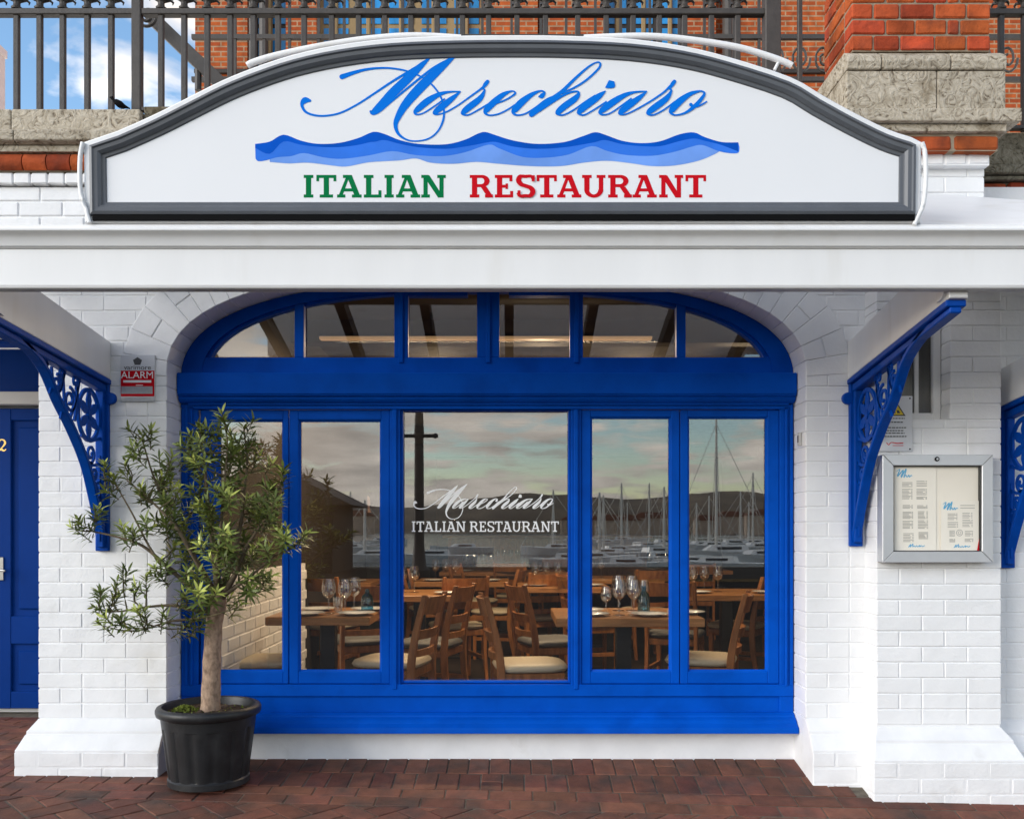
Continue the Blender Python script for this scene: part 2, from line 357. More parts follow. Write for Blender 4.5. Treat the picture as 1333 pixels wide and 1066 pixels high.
def brick(parent, x0, x1, y0, y1, z0, z1, matl, b=.005, name='brick', jit=.0007, rot=0):
    me = rbox(x1-x0, y1-y0, z1-z0, b, matl, random.randrange(4))
    o = link(name, me, parent)
    o.location = ((x0+x1)/2 + random.uniform(-jit, jit)*.3, (y0+y1)/2 + random.uniform(-jit, jit), (z0+z1)/2 + random.uniform(-jit, jit)*.4)
    if rot: o.rotation_euler = (0, 0, rot)
    return o
CO = .0752
def courses(parent, z0, z1, xl, xr, yf, matl, deep_l=0, deep_r=0, depth=.03, j=.0042, skip=None, stretch=.2185, b=.0034, ph=0):
    """brick courses on a face yf; xl, xr may be functions of z; deep ends reach back into a reveal"""
    n = 0; z = z0
    while z < z1 - .02:
        zt = min(z + CO, z1); zc = (z+zt)/2
        a = xl(zc) if callable(xl) else xl; c = xr(zc) if callable(xr) else xr
        if c - a > .03:
            k = (n + ph) % 2; cuts = [a]
            x = a + (stretch if k == 0 else stretch * .5)
            hdr = False
            while x < c - .06:
                cuts.append(x); hdr = (random.random() < .18)
                x += stretch * (.5 if hdr else 1)
            cuts.append(c)
            for i in range(len(cuts)-1):
                p, q = cuts[i] + (j/2 if i else 0), cuts[i+1] - (j/2 if i < len(cuts)-2 else 0)
                if skip and skip((p+q)/2, zc): continue
                dl = deep_l if i == 0 else 0; dr = deep_r if i == len(cuts)-2 else 0
                if callable(deep_l) and i == 0: dl = deep_l(zc)
                if callable(deep_r) and i == len(cuts)-2: dr = deep_r(zc)
                brick(parent, p, q, yf - .0008, yf + max(depth, dl, dr), z + j/2, zt - j/2, matl, b=b)
        z += CO; n += 1

# ---------------------------------------------------------------- ground
def zg(x, y):
    yc = max(min(y, .3), -.45)
    z = .012 + .03*yc + (max(-2.4, min(x, 3)) + 2) * (-.008 + .045*min(yc, .17))
    if y < -.45: z -= .045 * (-.45 - max(y, -9))
    return z
def ground_sheet(name, xs, ys, dz, matl):
    v = [(x, y, zg(x, y) + dz) for y in ys for x in xs]; n = len(xs)
    f = [(j*n+i, j*n+i+1, (j+1)*n+i+1, (j+1)*n+i) for j in range(len(ys)-1) for i in range(n-1)]
    b = MB(); b.add(v, f); o = b.build(name, matl); tag(o, kind='structure'); return o
fr = lambda a, b, n: [a + (b-a)*i/n for i in range(n+1)]
pav = ground_sheet('pavement', fr(-5, 5, 40), fr(-1.2, 1.6, 28), -.008, M['joint'])
M['promenade'] = mat('street_asphalt', (.032, .029, .027), .95, var=.25, vscale=3, bump=.5, bscale=120, spec=.03)
ground_sheet('promenade', [-60, -20, -5, -2.4, 0, 3, 6, 20, 60], [-26, -9, -6, -3, -1.196], -.002, M['promenade'])
def paver(cx, cy, l, w, rot, var):
    me = rbox(l, w, .05, .004, M['paver'], var)
    o = link('paver', me, pav); z = zg(cx, cy)
    o.location = (cx, cy, z - .0285 + random.uniform(-.0015, .0015))
    gx = (zg(cx+.05, cy) - zg(cx-.05, cy)) / .1; gy = (zg(cx, cy+.05) - zg(cx, cy-.05)) / .1
    nrm = Vector((-gx + random.uniform(-.008, .008), -gy + random.uniform(-.008, .008), 1)).normalized()
    o.rotation_euler = (Vector((0,0,1)).rotation_difference(nrm) @ Matrix.Rotation(rot, 3, 'Z').to_quaternion()).to_euler()
PW, PL, PJ = .1, .2, .0055
def blocked(x, y):      # under piers
    if y > -.09 and (x < -1.73 and x > -2.45): return True
    if y > -.09 and x > 1.50 and x < 1.70: return True
    if y > -.24 and x > 1.70 and x < 2.46: return True
    if y > -.09 and x >= 2.46: return True
    return y > .2 and x > -2.3
# zone 1: soldier rows square to the wall, between the piers and in front of them
for r in range(2):
    yc = .19 - .1 - r*(PL+PJ)
    for i in range(-28, 30):
        x = i*(PW+PJ) + (0 if r % 2 else .05) + .012*r
        if -2.75 < x < 2.75 and not blocked(x, yc) and not (r == 2 and False):
            if random.random() < .82:
                paver(x, yc, PL, PW, PI/2 + random.uniform(-.012, .012), random.randrange(4))
            else:
                for s in (-1, 1): paver(x, yc + s*.0518, PW, PW - .004, random.uniform(-.01, .01), random.randrange(4))
# zone 2: two stretcher courses
for r in range(2):
    yc = .19 - 2*(PL+PJ) - PW/2 - r*(PW+PJ)
    for i in range(-14, 15):
        x = i*(PL+PJ) + (.1 if r else 0)
        if -2.9 < x < 2.9 and not blocked(x, yc): paver(x, yc, PL, PW, random.uniform(-.01, .01), random.randrange(4))
# zone 3: diagonal herringbone towards the street
yb = .19 - 2*(PL+PJ) - 2*(PW+PJ) - .004
u = PW + PJ/2
c45 = math.sqrt(.5)
for i in range(-46, 46):
    for jx in range(-46, 46):
        m4 = (i - jx) % 4
        if m4 == 0: gx, gy, rt = (i + 1) * u, (jx + .5) * u, 0
        elif m4 == 2: gx, gy, rt = (i + .5) * u, (jx + 0) * u, PI/2
        else: continue
        x = (gx - gy) * c45; y = (gx + gy) * c45 - 1.0
        if not (abs(x) < 2.4 and yb - .5 < y < yb + .12): continue
        hl, hw, an = PL/2 - .002, PW/2 - .001, PI/4 + rt
        quad = [(x + a*math.cos(an) - c*math.sin(an), y + a*math.sin(an) + c*math.cos(an)) for a, c in ((-hl, -hw), (hl, -hw), (hl, hw), (-hl, hw))]
        if max(q[1] for q in quad) <= yb: paver(x, y, PL - .004, PW - .002, an, random.randrange(4)); continue
        cl = []
        for k in range(4):        # pieces cut along the border course
            p, q = quad[k], quad[(k+1) % 4]
            if p[1] <= yb: cl.append(p)
            if (p[1] - yb) * (q[1] - yb) < 0: t = (yb - p[1])/(q[1] - p[1]); cl.append((lerp(p[0], q[0], t), yb))
        if len(cl) < 3 or max(q[1] for q in cl) - min(q[1] for q in cl) < .012: continue
        bq = MB(); dzz = random.uniform(-.0015, .0015) - .0035; n_ = len(cl)
        bq.add([(a, c, zg(a, c) - .05) for a, c in cl] + [(a, c, zg(a, c) + dzz) for a, c in cl], [tuple(range(n_))[::-1], tuple(range(n_, 2*n_))] + [(k, (k+1) % n_, n_ + (k+1) % n_, n_ + k) for k in range(n_)])
        bq.build('paver', M['paver'], pav, bevel=.003)
# porch floor courses
for r in range(11):
    y = .12 + r * .107
    for i in range(7):
        x = -2.42 - i * .207 - (.1 if r % 2 else 0)
        if x > -3.75: paver(x, y, PL, PW, random.uniform(-.01, .01), random.randrange(4))

# ---------------------------------------------------------------- facade
XL, XR, ACX, AA, AB, AN, SPR, RV = -1.716, 1.471, -.1225, 1.5935, .537, 2.5, 1.966, .19
def arch(off_a=0, off_b=0, n=64):
    P = []
    for i in range(n + 1):
        t = PI * (1 - i / n)
        c, s = math.cos(t), math.sin(t)
        P.append((ACX + (AA+off_a) * math.copysign(abs(c)**(2/AN), c), SPR + (AB+off_b) * abs(s)**(2/AN)))
    return P
def resample(P, step):
    d = [0]
    for i in range(1, len(P)): d.append(d[-1] + math.dist(P[i], P[i-1]))
    n = round(d[-1] / step); R = []; k = 0
    for i in range(n + 1):
        t = d[-1] * i / n
        while k < len(P) - 2 and d[k+1] < t: k += 1
        u = (t - d[k]) / max(1e-9, d[k+1] - d[k]); R.append((lerp(P[k][0], P[k+1][0], u), lerp(P[k][1], P[k+1][1], u)))
    return R
fac = thing('restaurant_facade', 'white painted brick wall with wide arched opening around the blue restaurant window', 'wall', (0, .1, 0))
g4 = .005
A = arch(g4, g4)
b = MB()
b.box(-2.352, XL - g4, .002, .36, -.25, 2.91)
b.box(XR + g4, 4.2, .002, .36, -.25, 2.91)
b.prism([(XL - g4, SPR)] + A[1:-1] + [(XR + g4, SPR), (XR + g4, 2.91), (XL - g4, 2.91)], .002, .36)
b.build('wall', M['white_brick'], fac)
b = MB(); b.box(XL - .02, XR + .02, RV, .4, -.25, WZ(951, RV)); b.build('base_wall', M['white_plaster'], fac)
# voussoirs
RING = .225
P = resample(arch(0, 0, 400), .0755)
def nrm2(P, i):
    a, c = P[max(i-1, 0)], P[min(i+1, len(P)-1)]
    t = (c[0]-a[0], c[1]-a[1]); l = math.hypot(*t); return (-t[1]/l, t[0]/l)
outer = [(p[0] + nrm2(P, i)[0]*RING, p[1] + nrm2(P, i)[1]*RING) for i, p in enumerate(P)]
for i in range(len(P) - 1):
    q = [P[i], P[i+1], outer[i+1], outer[i]]
    if min(p[1] for p in q) > 2.52: continue
    cx = sum(p[0] for p in q)/4; cz = sum(p[1] for p in q)/4
    rows = [(0, 1)] if i % 2 else [(0, .48), (.5, 1)]
    for r0, r1 in rows:
        qq = [tuple(lerp(P[i][k], outer[i][k], r0) for k in (0, 1)), tuple(lerp(P[i+1][k], outer[i+1][k], r0) for k in (0, 1)),
              tuple(lerp(P[i+1][k], outer[i+1][k], r1) for k in (0, 1)), tuple(lerp(P[i][k], outer[i][k], r1) for k in (0, 1))]
        c = [sum(p[k] for p in qq)/4 for k in (0, 1)]
        e = [max(.001, math.dist(p, c)) for p in qq]
        qq = [(c[0] + (p[0]-c[0])*(1-.0019/d), c[1] + (p[1]-c[1])*(1-.0019/d)) for p, d in zip(qq, e)]
        yo = random.uniform(-.0006, .0006)
        MB().prism(qq, -.004 + yo, (.2 if r0 == 0 else .06)).build('voussoir', M['white_brick'], fac, bevel=.003)
def outer_x(z, side):
    best = XL if side < 0 else XR
    for i in range(len(outer)-1):
        a, c = outer[i], outer[i+1]
        if (a[1]-z)*(c[1]-z) <= 0 and a[1] != c[1]:
            x = lerp(a[0], c[0], (z-a[1])/(c[1]-a[1]))
            if side < 0 and x < ACX: return x - .004
            if side > 0 and x > ACX: best = x + .004
    return best
TOPZ = 2.58
courses(fac, .262, TOPZ, -2.356, lambda z: XL if z < SPR else outer_x(z, -1), 0, M['white_brick'], deep_l=.3, deep_r=lambda z: .2 if z < SPR else 0)
courses(fac, .262, TOPZ, lambda z: XR if z < SPR else outer_x(z, 1), 1.795, 0, M['white_brick'], deep_l=lambda z: .2 if z < SPR else 0, ph=1)
courses(fac, .262, TOPZ, 2.36, 2.86, 0, M['white_brick'])
# second leaf of the reveal: jamb bricks next to the frame
# plinths
def plinth(x0, x1, yf, left, right, parent, zt, extra=0, zb=-.3, back=.3):
    rings = []
    for z, o in ((zt, 0), (zt-.006, .006), (zt-.046, .052), (zt-.050, .060), (zt-.066, .060), (zt-.070, .068), (zt-.124, .108), (zt-.132, .115), (zb, .115)):
        o = o + (.002 if o == 0 else 0); a = x0 - o*left*.5; c = x1 + o*right*.5
        rings.append([(a, back, z), (a, yf - o, z), (c, yf - o, z), (c, back, z)])
    MB().loft(rings).build('plinth', M['white_plaster'], parent, bevel=.003, seg=2)
    o = .115; z = zt - .142; n = 0
    while z > -.12:
        a, c = x0 - o*left*.5, x1 + o*right*.5; x = a; k = n
        while x < c - .02:
            l = .215 if k else .11; k = 1; e = min(x + l, c)
            if c - e < .07: e = c
            brick(parent, x + (.003 if x > a else -.003*left), e - (.003 if e < c else -.003*right), yf - o - .0018, yf - .05, z - CO + .005, z, M['white_plaster'], b=.0045)
            x = e
        z -= CO; n = 1 - n
plinth(-2.356, XL + .002, 0, True, False, fac, .262)
plinth(XR - .002, 1.80, 0, False, False, fac, .262)
plinth(2.34, 3.4, 0, False, False, fac, .255)
# wall over the canopy on the left, up to the parapet
b = MB(); b.box(-4.2, -2.354, .003, .3, 2.16, 2.91); b.build('upper_wall', M['white_brick'], fac)
for k in range(3):
    z0 = WZ(243, 0) - (k+1)*CO; x = -3.0 + (k % 2)*.11
    while x < -1.5:
        brick(fac, x+.003, x+.215, -.004, .05, z0+.003, z0+CO-.003, M['white_brick']); x += .2185

# ---------------------------------------------------------------- big pier on the right
PY = -.15; PX0, PX1 = 1.765, 2.366
pier = thing('brick_pier', 'tall brick pier beside the menu case, white below with stone and red brick above', 'pier', (2.06, 0, 0))
wx0, wx1, wz0, wz1 = 1.86, WX(1237, PY), WZ(546, PY), 2.30
b = MB(); e = .004
b.box(PX0+e, wx0-e, PY+e, .3, -.25, 2.96); b.box(wx1+e, PX1-e, PY+e, .3, -.25, wz1+CO*4-.003); b.box(wx1+e, 2.281, PY+e, .3, wz1+CO*4-.003, 2.96)
b.box(wx0-e, wx1+e, PY+e, .3, -.25, wz0-e); b.box(wx0-e, wx1+e, PY+e, .3, wz1+e, 2.96); b.box(wx0-e, wx1+e, PY+.2, .3, wz0-e, wz1+e)
b.build('pier_core', M['white_brick'], pier)
def prow(z): return 0
courses(pier, .262, wz0, PX0, PX1, PY, M['white_brick'], deep_l=.16, deep_r=.16)
courses(pier, wz0, wz1, PX0, wx0, PY, M['white_brick'], deep_l=.16, deep_r=.1)
courses(pier, wz0, wz1, wx1, PX1, PY, M['white_brick'], deep_l=.1, deep_r=.16)
courses(pier, wz1, wz1+CO*4, PX0, PX1, PY, M['white_brick'], deep_l=.16, deep_r=.16)
courses(pier, wz1+CO*4, 2.955, PX0, 2.285, PY, M['white_brick'], deep_l=.16, deep_r=.16)
b = MB(); b.box(wx0, wx1, PY+.01, PY+.12, wz0-.03, wz0+.002); b.build('sill', M['white_plaster'], pier, bevel=.004)
plinth(PX0, PX1, PY, True, True, pier, .25)
sw = thing('small_window', 'small white framed window set deep in the pier above the warning sign', 'window', ((wx0+wx1)/2, PY+.1, wz0))
fx0, fx1, fz0, fz1 = wx0+.002, wx1-.002, wz0+.003, wz1-.002
def ring_frame(b, x0, x1, z0, z1, w, y0, y1, wb=None):
    wb = wb or w
    b.box(x0, x0+w, y0, y1, z0, z1); b.box(x1-w, x1, y0, y1, z0, z1)
    b.box(x0+w, x1-w, y0+.0005, y1, z1-w, z1-.0005); b.box(x0+w, x1-w, y0+.0005, y1, z0+.0005, z0+wb)
b = MB(); ring_frame(b, fx0, fx1, fz0, fz1, .04, PY+.09, PY+.15); b.build('frame', M['white_wood'], sw, bevel=.004)
M['dim_pane'] = mat('dusty_grey_pane', (.075, .072, .066), .18, var=.3, vscale=9, stretch=(4, 4, .5))
b = MB(); b.box(fx0+.035, fx1-.035, PY+.115, PY+.125, fz0+.035, fz1-.035); b.build('pane', M['dim_pane'], sw)
b = MB(); b.box(fx1-.125, fx1-.105, PY+.103, PY+.114, fz0+.04, fz1-.04); b.build('glazing_bar', M['white_wood'], sw)
# upper stages of the pier: corbels, brick, stones
b = MB(); x = 1.74
b.box(1.745, 2.285, PY-.045, .3, WZ(215, -.2), WZ(198, -.2)-.002); b.build('corbel_core', M['white_brick'], pier)
for i in range(5):
    brick(pier, 1.74+i*.11, 1.74+(i+1)*.11-.004, PY-.05, .05, WZ(215, -.2), WZ(198, -.2)-.003, M['white_brick'], b=.009)
b = MB(); b.box(1.66, 2.30, PY-.092, .3, WZ(197, -.24), WZ(174, -.24)); b.build('brick_bed', M['mortar'], pier)
x = 1.655
for l in (.2, .235, .222):
    if x < 2.28: brick(pier, x, min(x+l-.008, 2.308), PY-.1, .1, WZ(197, -.25)+.003, WZ(175, -.25)-.003, M['red_brick'], b=.012)
    x += l
def stone(parent, x0, x1, yf, z0, z1, bev=.008, yb=.3, m='stone', prof=None, name='stone_block'):
    b = MB()
    if prof: b.prism([(yf + p[0], z0 + (z1-z0)*p[1]) for p in prof] + [(yb, z1), (yb, z0)], x0, x1, axis='x')
    else: b.box(x0, x1, yf, yb, z0, z1)
    return b.build(name, M[m], parent, bevel=bev, seg=2)
UY = -.25
stone(pier, 1.60, 2.328, UY-.02, WZ(174, UY)+.002, WZ(164, UY), .004, name='moulding_stone')
stone(pier, 1.53, 2.385, UY-.05, WZ(164, UY)+.002, WZ(147, UY), .006, name='cornice_stone')
for a, c in ((1.575, 2.0), (2.003, 2.324)): stone(pier, a, c, UY-.02, WZ(147, UY)+.003, WZ(95, UY), .006)
for a, c in ((1.575, 1.735), (1.738, 2.06), (2.063, 2.322)):
    stone(pier, a, c, UY-.03, WZ(95, UY)+.003, WZ(67, UY), .008, prof=((.0, 0), (-.008, .35), (-.002, .62), (.02, .82), (.042, .95), (.045, 1)), name='roll_moulding')
b = MB(); b.box(1.613, 2.259, UY+.006, .13, WZ(67, UY)+.001, 4.15); b.build('upper_core', M['mortar'], pier)
z = WZ(67, UY) + .006; n = 0
while z < 4.1:
    pat = [.1025, .125, .165, .15, .11] if n % 2 == 0 else [.16, .14, .15, .06, .142]
    x = 1.608
    for l in pat:
        e = min(x + l, 2.264)
        brick(pier, x + (.004 if x > 1.61 else 0), e - .004 if e < 2.26 else e, UY-.002, UY+.1, z, z + CO - .009, M['red_brick'], b=.006); x = e
    y = UY + (.108 if n % 2 else .112)
    for l in ((.215, .06) if n % 2 else (.105, .17)):
        brick(pier, 1.606, 1.70, y, min(y + l - .008, .132), z, z + CO - .009, M['red_brick'], b=.006); y += l
    z += CO; n += 1

# ---------------------------------------------------------------- parapets and upper white corbel
par = thing('parapet', 'weathered limestone parapet above a bullnose red brick course at the upper left', 'parapet', (-2.3, .1, 2.9))
def zz(y): return WZ(y, 0)
x = -2.72
while x < -1.4:
    brick(par, x, x+.085 - .003, -.032, .2, zz(243)+.002, zz(228), M['white_brick'], b=.007); x += .085
b = MB(); b.box(-2.75, -1.4, -.035, .28, zz(228)+.004, zz(203)); b.build('brick_bed', M['mortar'], par)
x = -2.76
while x < -1.4:
    l = .118
    MB().prism([(-.045 + .03*(1-math.cos(t))*.6 - .012, zz(227)+.004 + (zz(205)-zz(227)-.006)*(.5-.5*math.cos(t))) if False else (-.062 + .02*abs(math.cos(t))**2, zz(227)+.004 + (zz(205)-zz(227)-.006)*(.5-.5*math.cos(t))) for t in fr(0, PI, 8)] + [(.1, zz(205)-.002), (.1, zz(227)+.004)], x, x + l - .006, axis='x').build('bullnose_brick', M['red_brick'], par, smooth=30)
    x += l
stone(par, -2.9, -1.5, -.06, zz(204), zz(196), .004, name='moulding_stone')
for a, c in ((-2.9, -2.43), (-2.427, -1.6)):
    stone(par, a, c, -.1, zz(196)+.002, zz(178), .006, name='cornice_stone', prof=((.03, 0), (0, .15), (0, .85), (.02, 1)))
for a, c in ((-2.9, WX(14, 0)-.002), (WX(14, 0)+.002, WX(182, 0))):
    stone(par, a, c, -.0, zz(178)+.003, zz(142), .006)
par2 = thing('parapet', 'stained stone parapet with red brick course right of the tall pier', 'parapet', (2.7, .3, 2.8))
QY = .2
for (t, bt, off, nm) in ((172, 215, 0, 'stone_block'), (216, 228, -.03, 'cornice_stone'), (229, 235, -.01, 'moulding_stone')):
    stone(par2, 2.27, 3.4, QY+off, WZ(bt, QY), WZ(t, QY)-.003, .006, yb=.6, m='stone_dark', name=nm)
b = MB(); b.box(2.27, 3.4, QY+.03, .6, WZ(259, QY), WZ(236, QY)); b.build('brick_bed', M['mortar'], par2)
x = 2.275
for i in range(7):
    brick(par2, x, x+.15, QY-.0, .5, WZ(258, QY), WZ(237, QY), M['red_brick'], b=.014); x += .158
b = MB(); b.box(2.26, 3.4, QY+.012, .58, 2.6, WZ(259, QY)-.002); b.build('wall', M['white_brick'], par2)
# long parapet between, mostly hidden by the sign
par3 = thing('parapet', 'low stone parapet carrying the railing behind the restaurant sign', 'parapet', (-.1, .3, 2.8))
stone(par3, WX(184, 0), 1.60, .03, 2.96, WZ(149, .12), .006, m='stone_dark')

# ---------------------------------------------------------------- railings
RY = .12
def railing(label, bars, posts, x0, x1, zb, grp=None):
    r = thing('iron_railing', label, 'railing', ((x0+x1)/2, RY, zb))
    zr = WZ(17.5, RY)
    MB().box(x0, x1, RY-.022, RY+.022, zr-.016, zr+.016).build('top_rail', M['iron'], r, bevel=.004)
    MB().box(x0, x1, RY-.02, RY+.02, zb+.012, zb+.028).build('bottom_rail', M['iron'], r)
    bm_ = MB(); w = .0135
    bm_.box(-w, w, -w, w, 0, zr - zb + .06); me0 = None
    f = MB(); f.lathe([(.012, 0), (.026, .006), (.028, .014), (.018, .022), (.016, .04), (.03, .055), (.042, .08), (.034, .1), (.012, .13), (.002, .2)], seg=10)
    # little leaves curling off the finial
    for k in range(4):
        a = k * PI/2 + .4
        f.tube([(math.cos(a)*q, math.sin(a)*q, zq) for q, zq in ((.02, .05), (.045, .062), (.058, .052), (.055, .04))], [.007, .008, .006, .003], seg=5)
    first = None
    for px in bars:
        x = WX(px, RY)
        if first is None:
            o = bm_.build('baluster', M['iron'], r, bevel=.003); fo = f.build('finial', M['iron'], o, smooth=50); fo.location = (0, 0, zr - zb + .012); first = (o, fo)
        else:
            o = first[0].copy(); COL.objects.link(o); fo = first[1].copy(); COL.objects.link(fo); fo.parent = o
        o.location = (x, RY, zb)
    for px, w in posts:
        x = WX(px, RY); w = w/254/2
        o = MB().box(x-w, x+w, RY-w, RY+w, zb-.01, zr+.4).build('post', M['iron'], r, bevel=.004)
    return r
railing('dark iron railing with leafy finials against the sky at upper left', [-8, 22, 52, 82, 114, 145], [(179, 12)], -3.2, WX(179, RY), WZ(142, 0))
railing('long dark iron railing running behind the top of the restaurant sign', [210, 240, 270, 300, 330, 362, 396, 432, 467, 501, 535, 569, 602, 636, 673, 710, 752, 789, 824, 858, 891, 926, 960], [(1004, 20), (1041, 6)], WX(186, RY), WX(1010, RY), WZ(149, RY))
RY = .3
railing('short piece of dark iron railing right of the brick pier', [1303, 1333, 1362], [], WX(1280, .3), WX(1400, .3), WZ(172, .3))
RY = .12
br = thing('steel_brace', 'dark diagonal steel brace with scroll behind the upper left railing', 'brace', tuple(W(240, 60, .8)))
MB().bar(W(196, 22, .8), W(290, 112, .8), .05, .075).build('strut', M['iron'], br, bevel=.004)
MB().tube(W(258, 82, .8) + Vector((0, 0, 0)) + (W(258, 150, .8) - W(258, 82, .8)) * t for t in (0, .5, 1)).build('rod', M['iron'], br) if False else MB().tube([W(258, 82, .8), W(258, 118, .8)], .02).build('rod', M['iron'], br)
sc = [W(192 + math.cos(a)*(4+a*1.1), 22 + math.sin(a)*(4+a*1.1), .7) for a in fr(0, 9, 40)]
MB().tube(sc, .009, seg=6).build('scroll', M['iron'], br, smooth=60)
# chimney far left
ch = thing('chimney_stack', 'slim pale chimney at the far upper left behind the railing', 'chimney', tuple(W(-4, 130, 8)))
MB().box(*(WX(-30, 8), WX(-9, 8)), 8, 8.3, 5.5, WZ(62, 8)).build('shaft', M['white_plaster'], ch)
MB().box(*(WX(-32, 8), WX(-7, 8)), 7.97, 8.33, WZ(62, 8), WZ(51, 8)).build('cap', M['white_plaster'], ch, bevel=.01)
bird = thing('small_bird', 'small dark bird perched on the stone parapet by the railing', 'bird', tuple(W(156, 141, .05)))
bb = W(156, 136, .05)
b = MB(); b.loft([[bb + Vector((t*.05, .012*math.cos(a)*r*2, .02*math.sin(a)*r - t*.022 + (.012 if t < -.6 else 0))) for a in fr(0, 2*PI, 8)[:-1]] for t, r in ((-1.05, .05), (-.9, .3), (-.7, .62), (-.5, .6), (-.2, 1), (.2, .95), (.5, .5), (.8, .28), (1, .2))])
b.build('body', M['black'], bird, smooth=60)
b = MB(); [b.tube([bb + Vector((.004, s*.008, -.012)), bb + Vector((.002, s*.008, -.024))], .002, seg=5) for s in (-1, 1)]; b.build('legs', M['black'], bird)

# ---------------------------------------------------------------- red brick building behind
M['far_brick'] = brick_mat('far_red_brick', (.44, .095, .02), (.32, .058, .015), (.36, .22, .13), .225, .075, .011)
M['far_pane'] = mat('pane_painted_sky_reflection', (.02, .22, .52), .15, var=.4, vscale=3, stretch=(2, 1, .4))  # opaque panes; the blue sky reflection is put into the base colour
M['far_frame'] = mat('pale_stone_frame', (.30, .20, .09), .7, var=.1)
M['far_dark'] = mat('dark_recess', (.03, .022, .018), .7)
FY = 9.0
fb = thing('brick_building', 'red brick building with blue sky reflection painted on its windows behind the railing', 'building', (-.2, FY, 0))
def fx(p): return WX(p, FY)
def fz(p): return WZ(p, FY)
b = MB(); b.box(fx(254), fx(1400), FY+.35, FY+6, 3.25, 16); b.build('wall', M['far_brick'], fb)
for a, c in ((254, 322), (372, 412), (628, 700), (708, 788), (893, 932), (962, 1150)):
    MB().box(fx(a), fx(c), FY, FY+.349, 3.25, 16).build('brick_pilaster', M['far_brick'], fb)
for a, c, e, n in ((322, 372, 'far_dark', 1), (412, 628, 'far_frame', 5), (788, 893, 'far_dark', 3)):
    w = thing('tmp', '', '') if False else MB().box(fx(a), fx(c), FY+.25, FY+.345, fz(130), fz(-260)).build('window', M[e], fb)
    for i in range(n):
        x0 = lerp(fx(a), fx(c), i/n) + .06; x1 = lerp(fx(a), fx(c), (i+1)/n) - .06
        MB().box(x0, x1, FY+.235, FY+.248, fz(120), fz(26)).build('pane', M['far_pane'], w)
        MB().box(x0, x1, FY+.235, FY+.248, fz(20), fz(-100)).build('pane', M['far_pane'], w)
        MB().tube([((x0+x1)/2, FY+.22, fz(120)), ((x0+x1)/2, FY+.22, fz(-100))], .035, seg=6).build('mullion', M['far_frame'], w)
MB().box(fx(254), fx(1150), FY-.05, FY-.002, fz(97), fz(92)).build('band', M['far_dark'], fb)
for p in (332, 345, 945): MB().tube([(fx(p), FY-.08, 3.3), (fx(p), FY-.08, 16)], .07).build('downpipe', M['iron'], fb)
br2 = thing('iron_railing', 'far iron balcony railing with scrolled panel in front of brick building', 'railing', (2.2, 4, 5))
BY = 4.0
for y in (49, 104): MB().box(WX(250, BY), WX(1400, BY), BY-.02, BY+.02, WZ(y, BY)-.02, WZ(y, BY)+.02).build('rail', M['iron'], br2)
for i in range(14):
    px = 1012 + i*30
    pts = [W(px + 13*math.cos(a)*(1 - a/14), 76 + 20*math.sin(a)*(1 - a/14), BY) for a in fr(0, 11, 30)]
    MB().tube(pts, .012, seg=5).build('scroll', M['iron'], br2)
for i in range(24):
    px = 268 + i*36 + (i*7 % 5)
    if px < 1010: MB().box(WX(px, BY)-.012, WX(px, BY)+.012, BY-.014, BY+.014, WZ(104, BY), WZ(-60, BY)).build('baluster', M['iron'], br2)

# ---------------------------------------------------------------- the big blue window
FYW = RV                       # front plane of the frame
win = thing('arched_window', 'large blue timber restaurant window with arched fanlight and white lettering', 'window', (ACX, FYW, 0))
X = lambda p, Y=FYW: WX(p, Y)
Z = lambda p, Y=FYW: WZ(p, Y)
G = .002
b = MB()
OA, IA = arch(-.003, -.003, 72), None
a2, b2 = AA - .107, AB - .05
IA = [(ACX + a2*math.copysign(abs(math.cos(PI*(1-i/72)))**(2/AN), math.cos(PI*(1-i/72))), SPR + b2*abs(math.sin(PI*(1-i/72)))**(2/AN)) for i in range(73)]
def ring(b, O, I, y0, y1):
    n = len(O); vs = [(p[0], y0, p[1]) for p in O] + [(p[0], y0, p[1]) for p in I] + [(p[0], y1, p[1]) for p in O] + [(p[0], y1, p[1]) for p in I]; fs = []
    for i in range(n-1):
        fs += [(i, i+1, n+i+1, n+i), (2*n+i, 3*n+i, 3*n+i+1, 2*n+i+1), (i, 2*n+i, 2*n+i+1, i+1), (n+i, n+i+1, 3*n+i+1, 3*n+i)]
    fs += [(0, n, 3*n, 2*n), (n-1, 3*n-1, 4*n-1, 2*n-1)]
    b.add(vs, fs)
ring(b, OA, IA, FYW, FYW+.09); b.build('arch_frame', M['blue'], win, smooth=30)
b = MB()
IB = [(ACX + (p[0]-ACX)*.988, SPR + (p[1]-SPR)*.975) for p in IA]
ring(b, [(ACX + (p[0]-ACX)*1.002, SPR + (p[1]-SPR)*1.002) for p in IA], IB, FYW+.022, FYW+.07); b.build('arch_bead', M['blue'], win, smooth=30)
zt = Z(465)
MB().box(XL+.004, XR-.004, FYW+.004, FYW+.09, Z(486), zt).build('fanlight_rail', M['blue'], win, bevel=.003)
bars = [(383, 395), (513, 531), (621, 650), (742, 759), (881, 893)]
def arch_z(x, k=1.0):
    u = min(1, abs(x-ACX)/(a2*k)); return SPR + b2*k*(1-u**AN)**(1/AN)
for a, c in bars:
    bb = MB(); zt1 = max(arch_z(X(a)), arch_z(X(c))) + .02
    bb.box(X(a), X(c), FYW+.006, FYW+.056, zt, min(arch_z(X(a)), arch_z(X(c)))+.01)
    if c - a > 14:
        m = (a+c)/2
        bb.box(X(m)-.012, X(m)+.012, FYW-.004, FYW+.006, zt-.03, min(arch_z(X(a)), arch_z(X(c)))+.004)
    bb.build('fanlight_bar', M['blue'], win, bevel=.003)
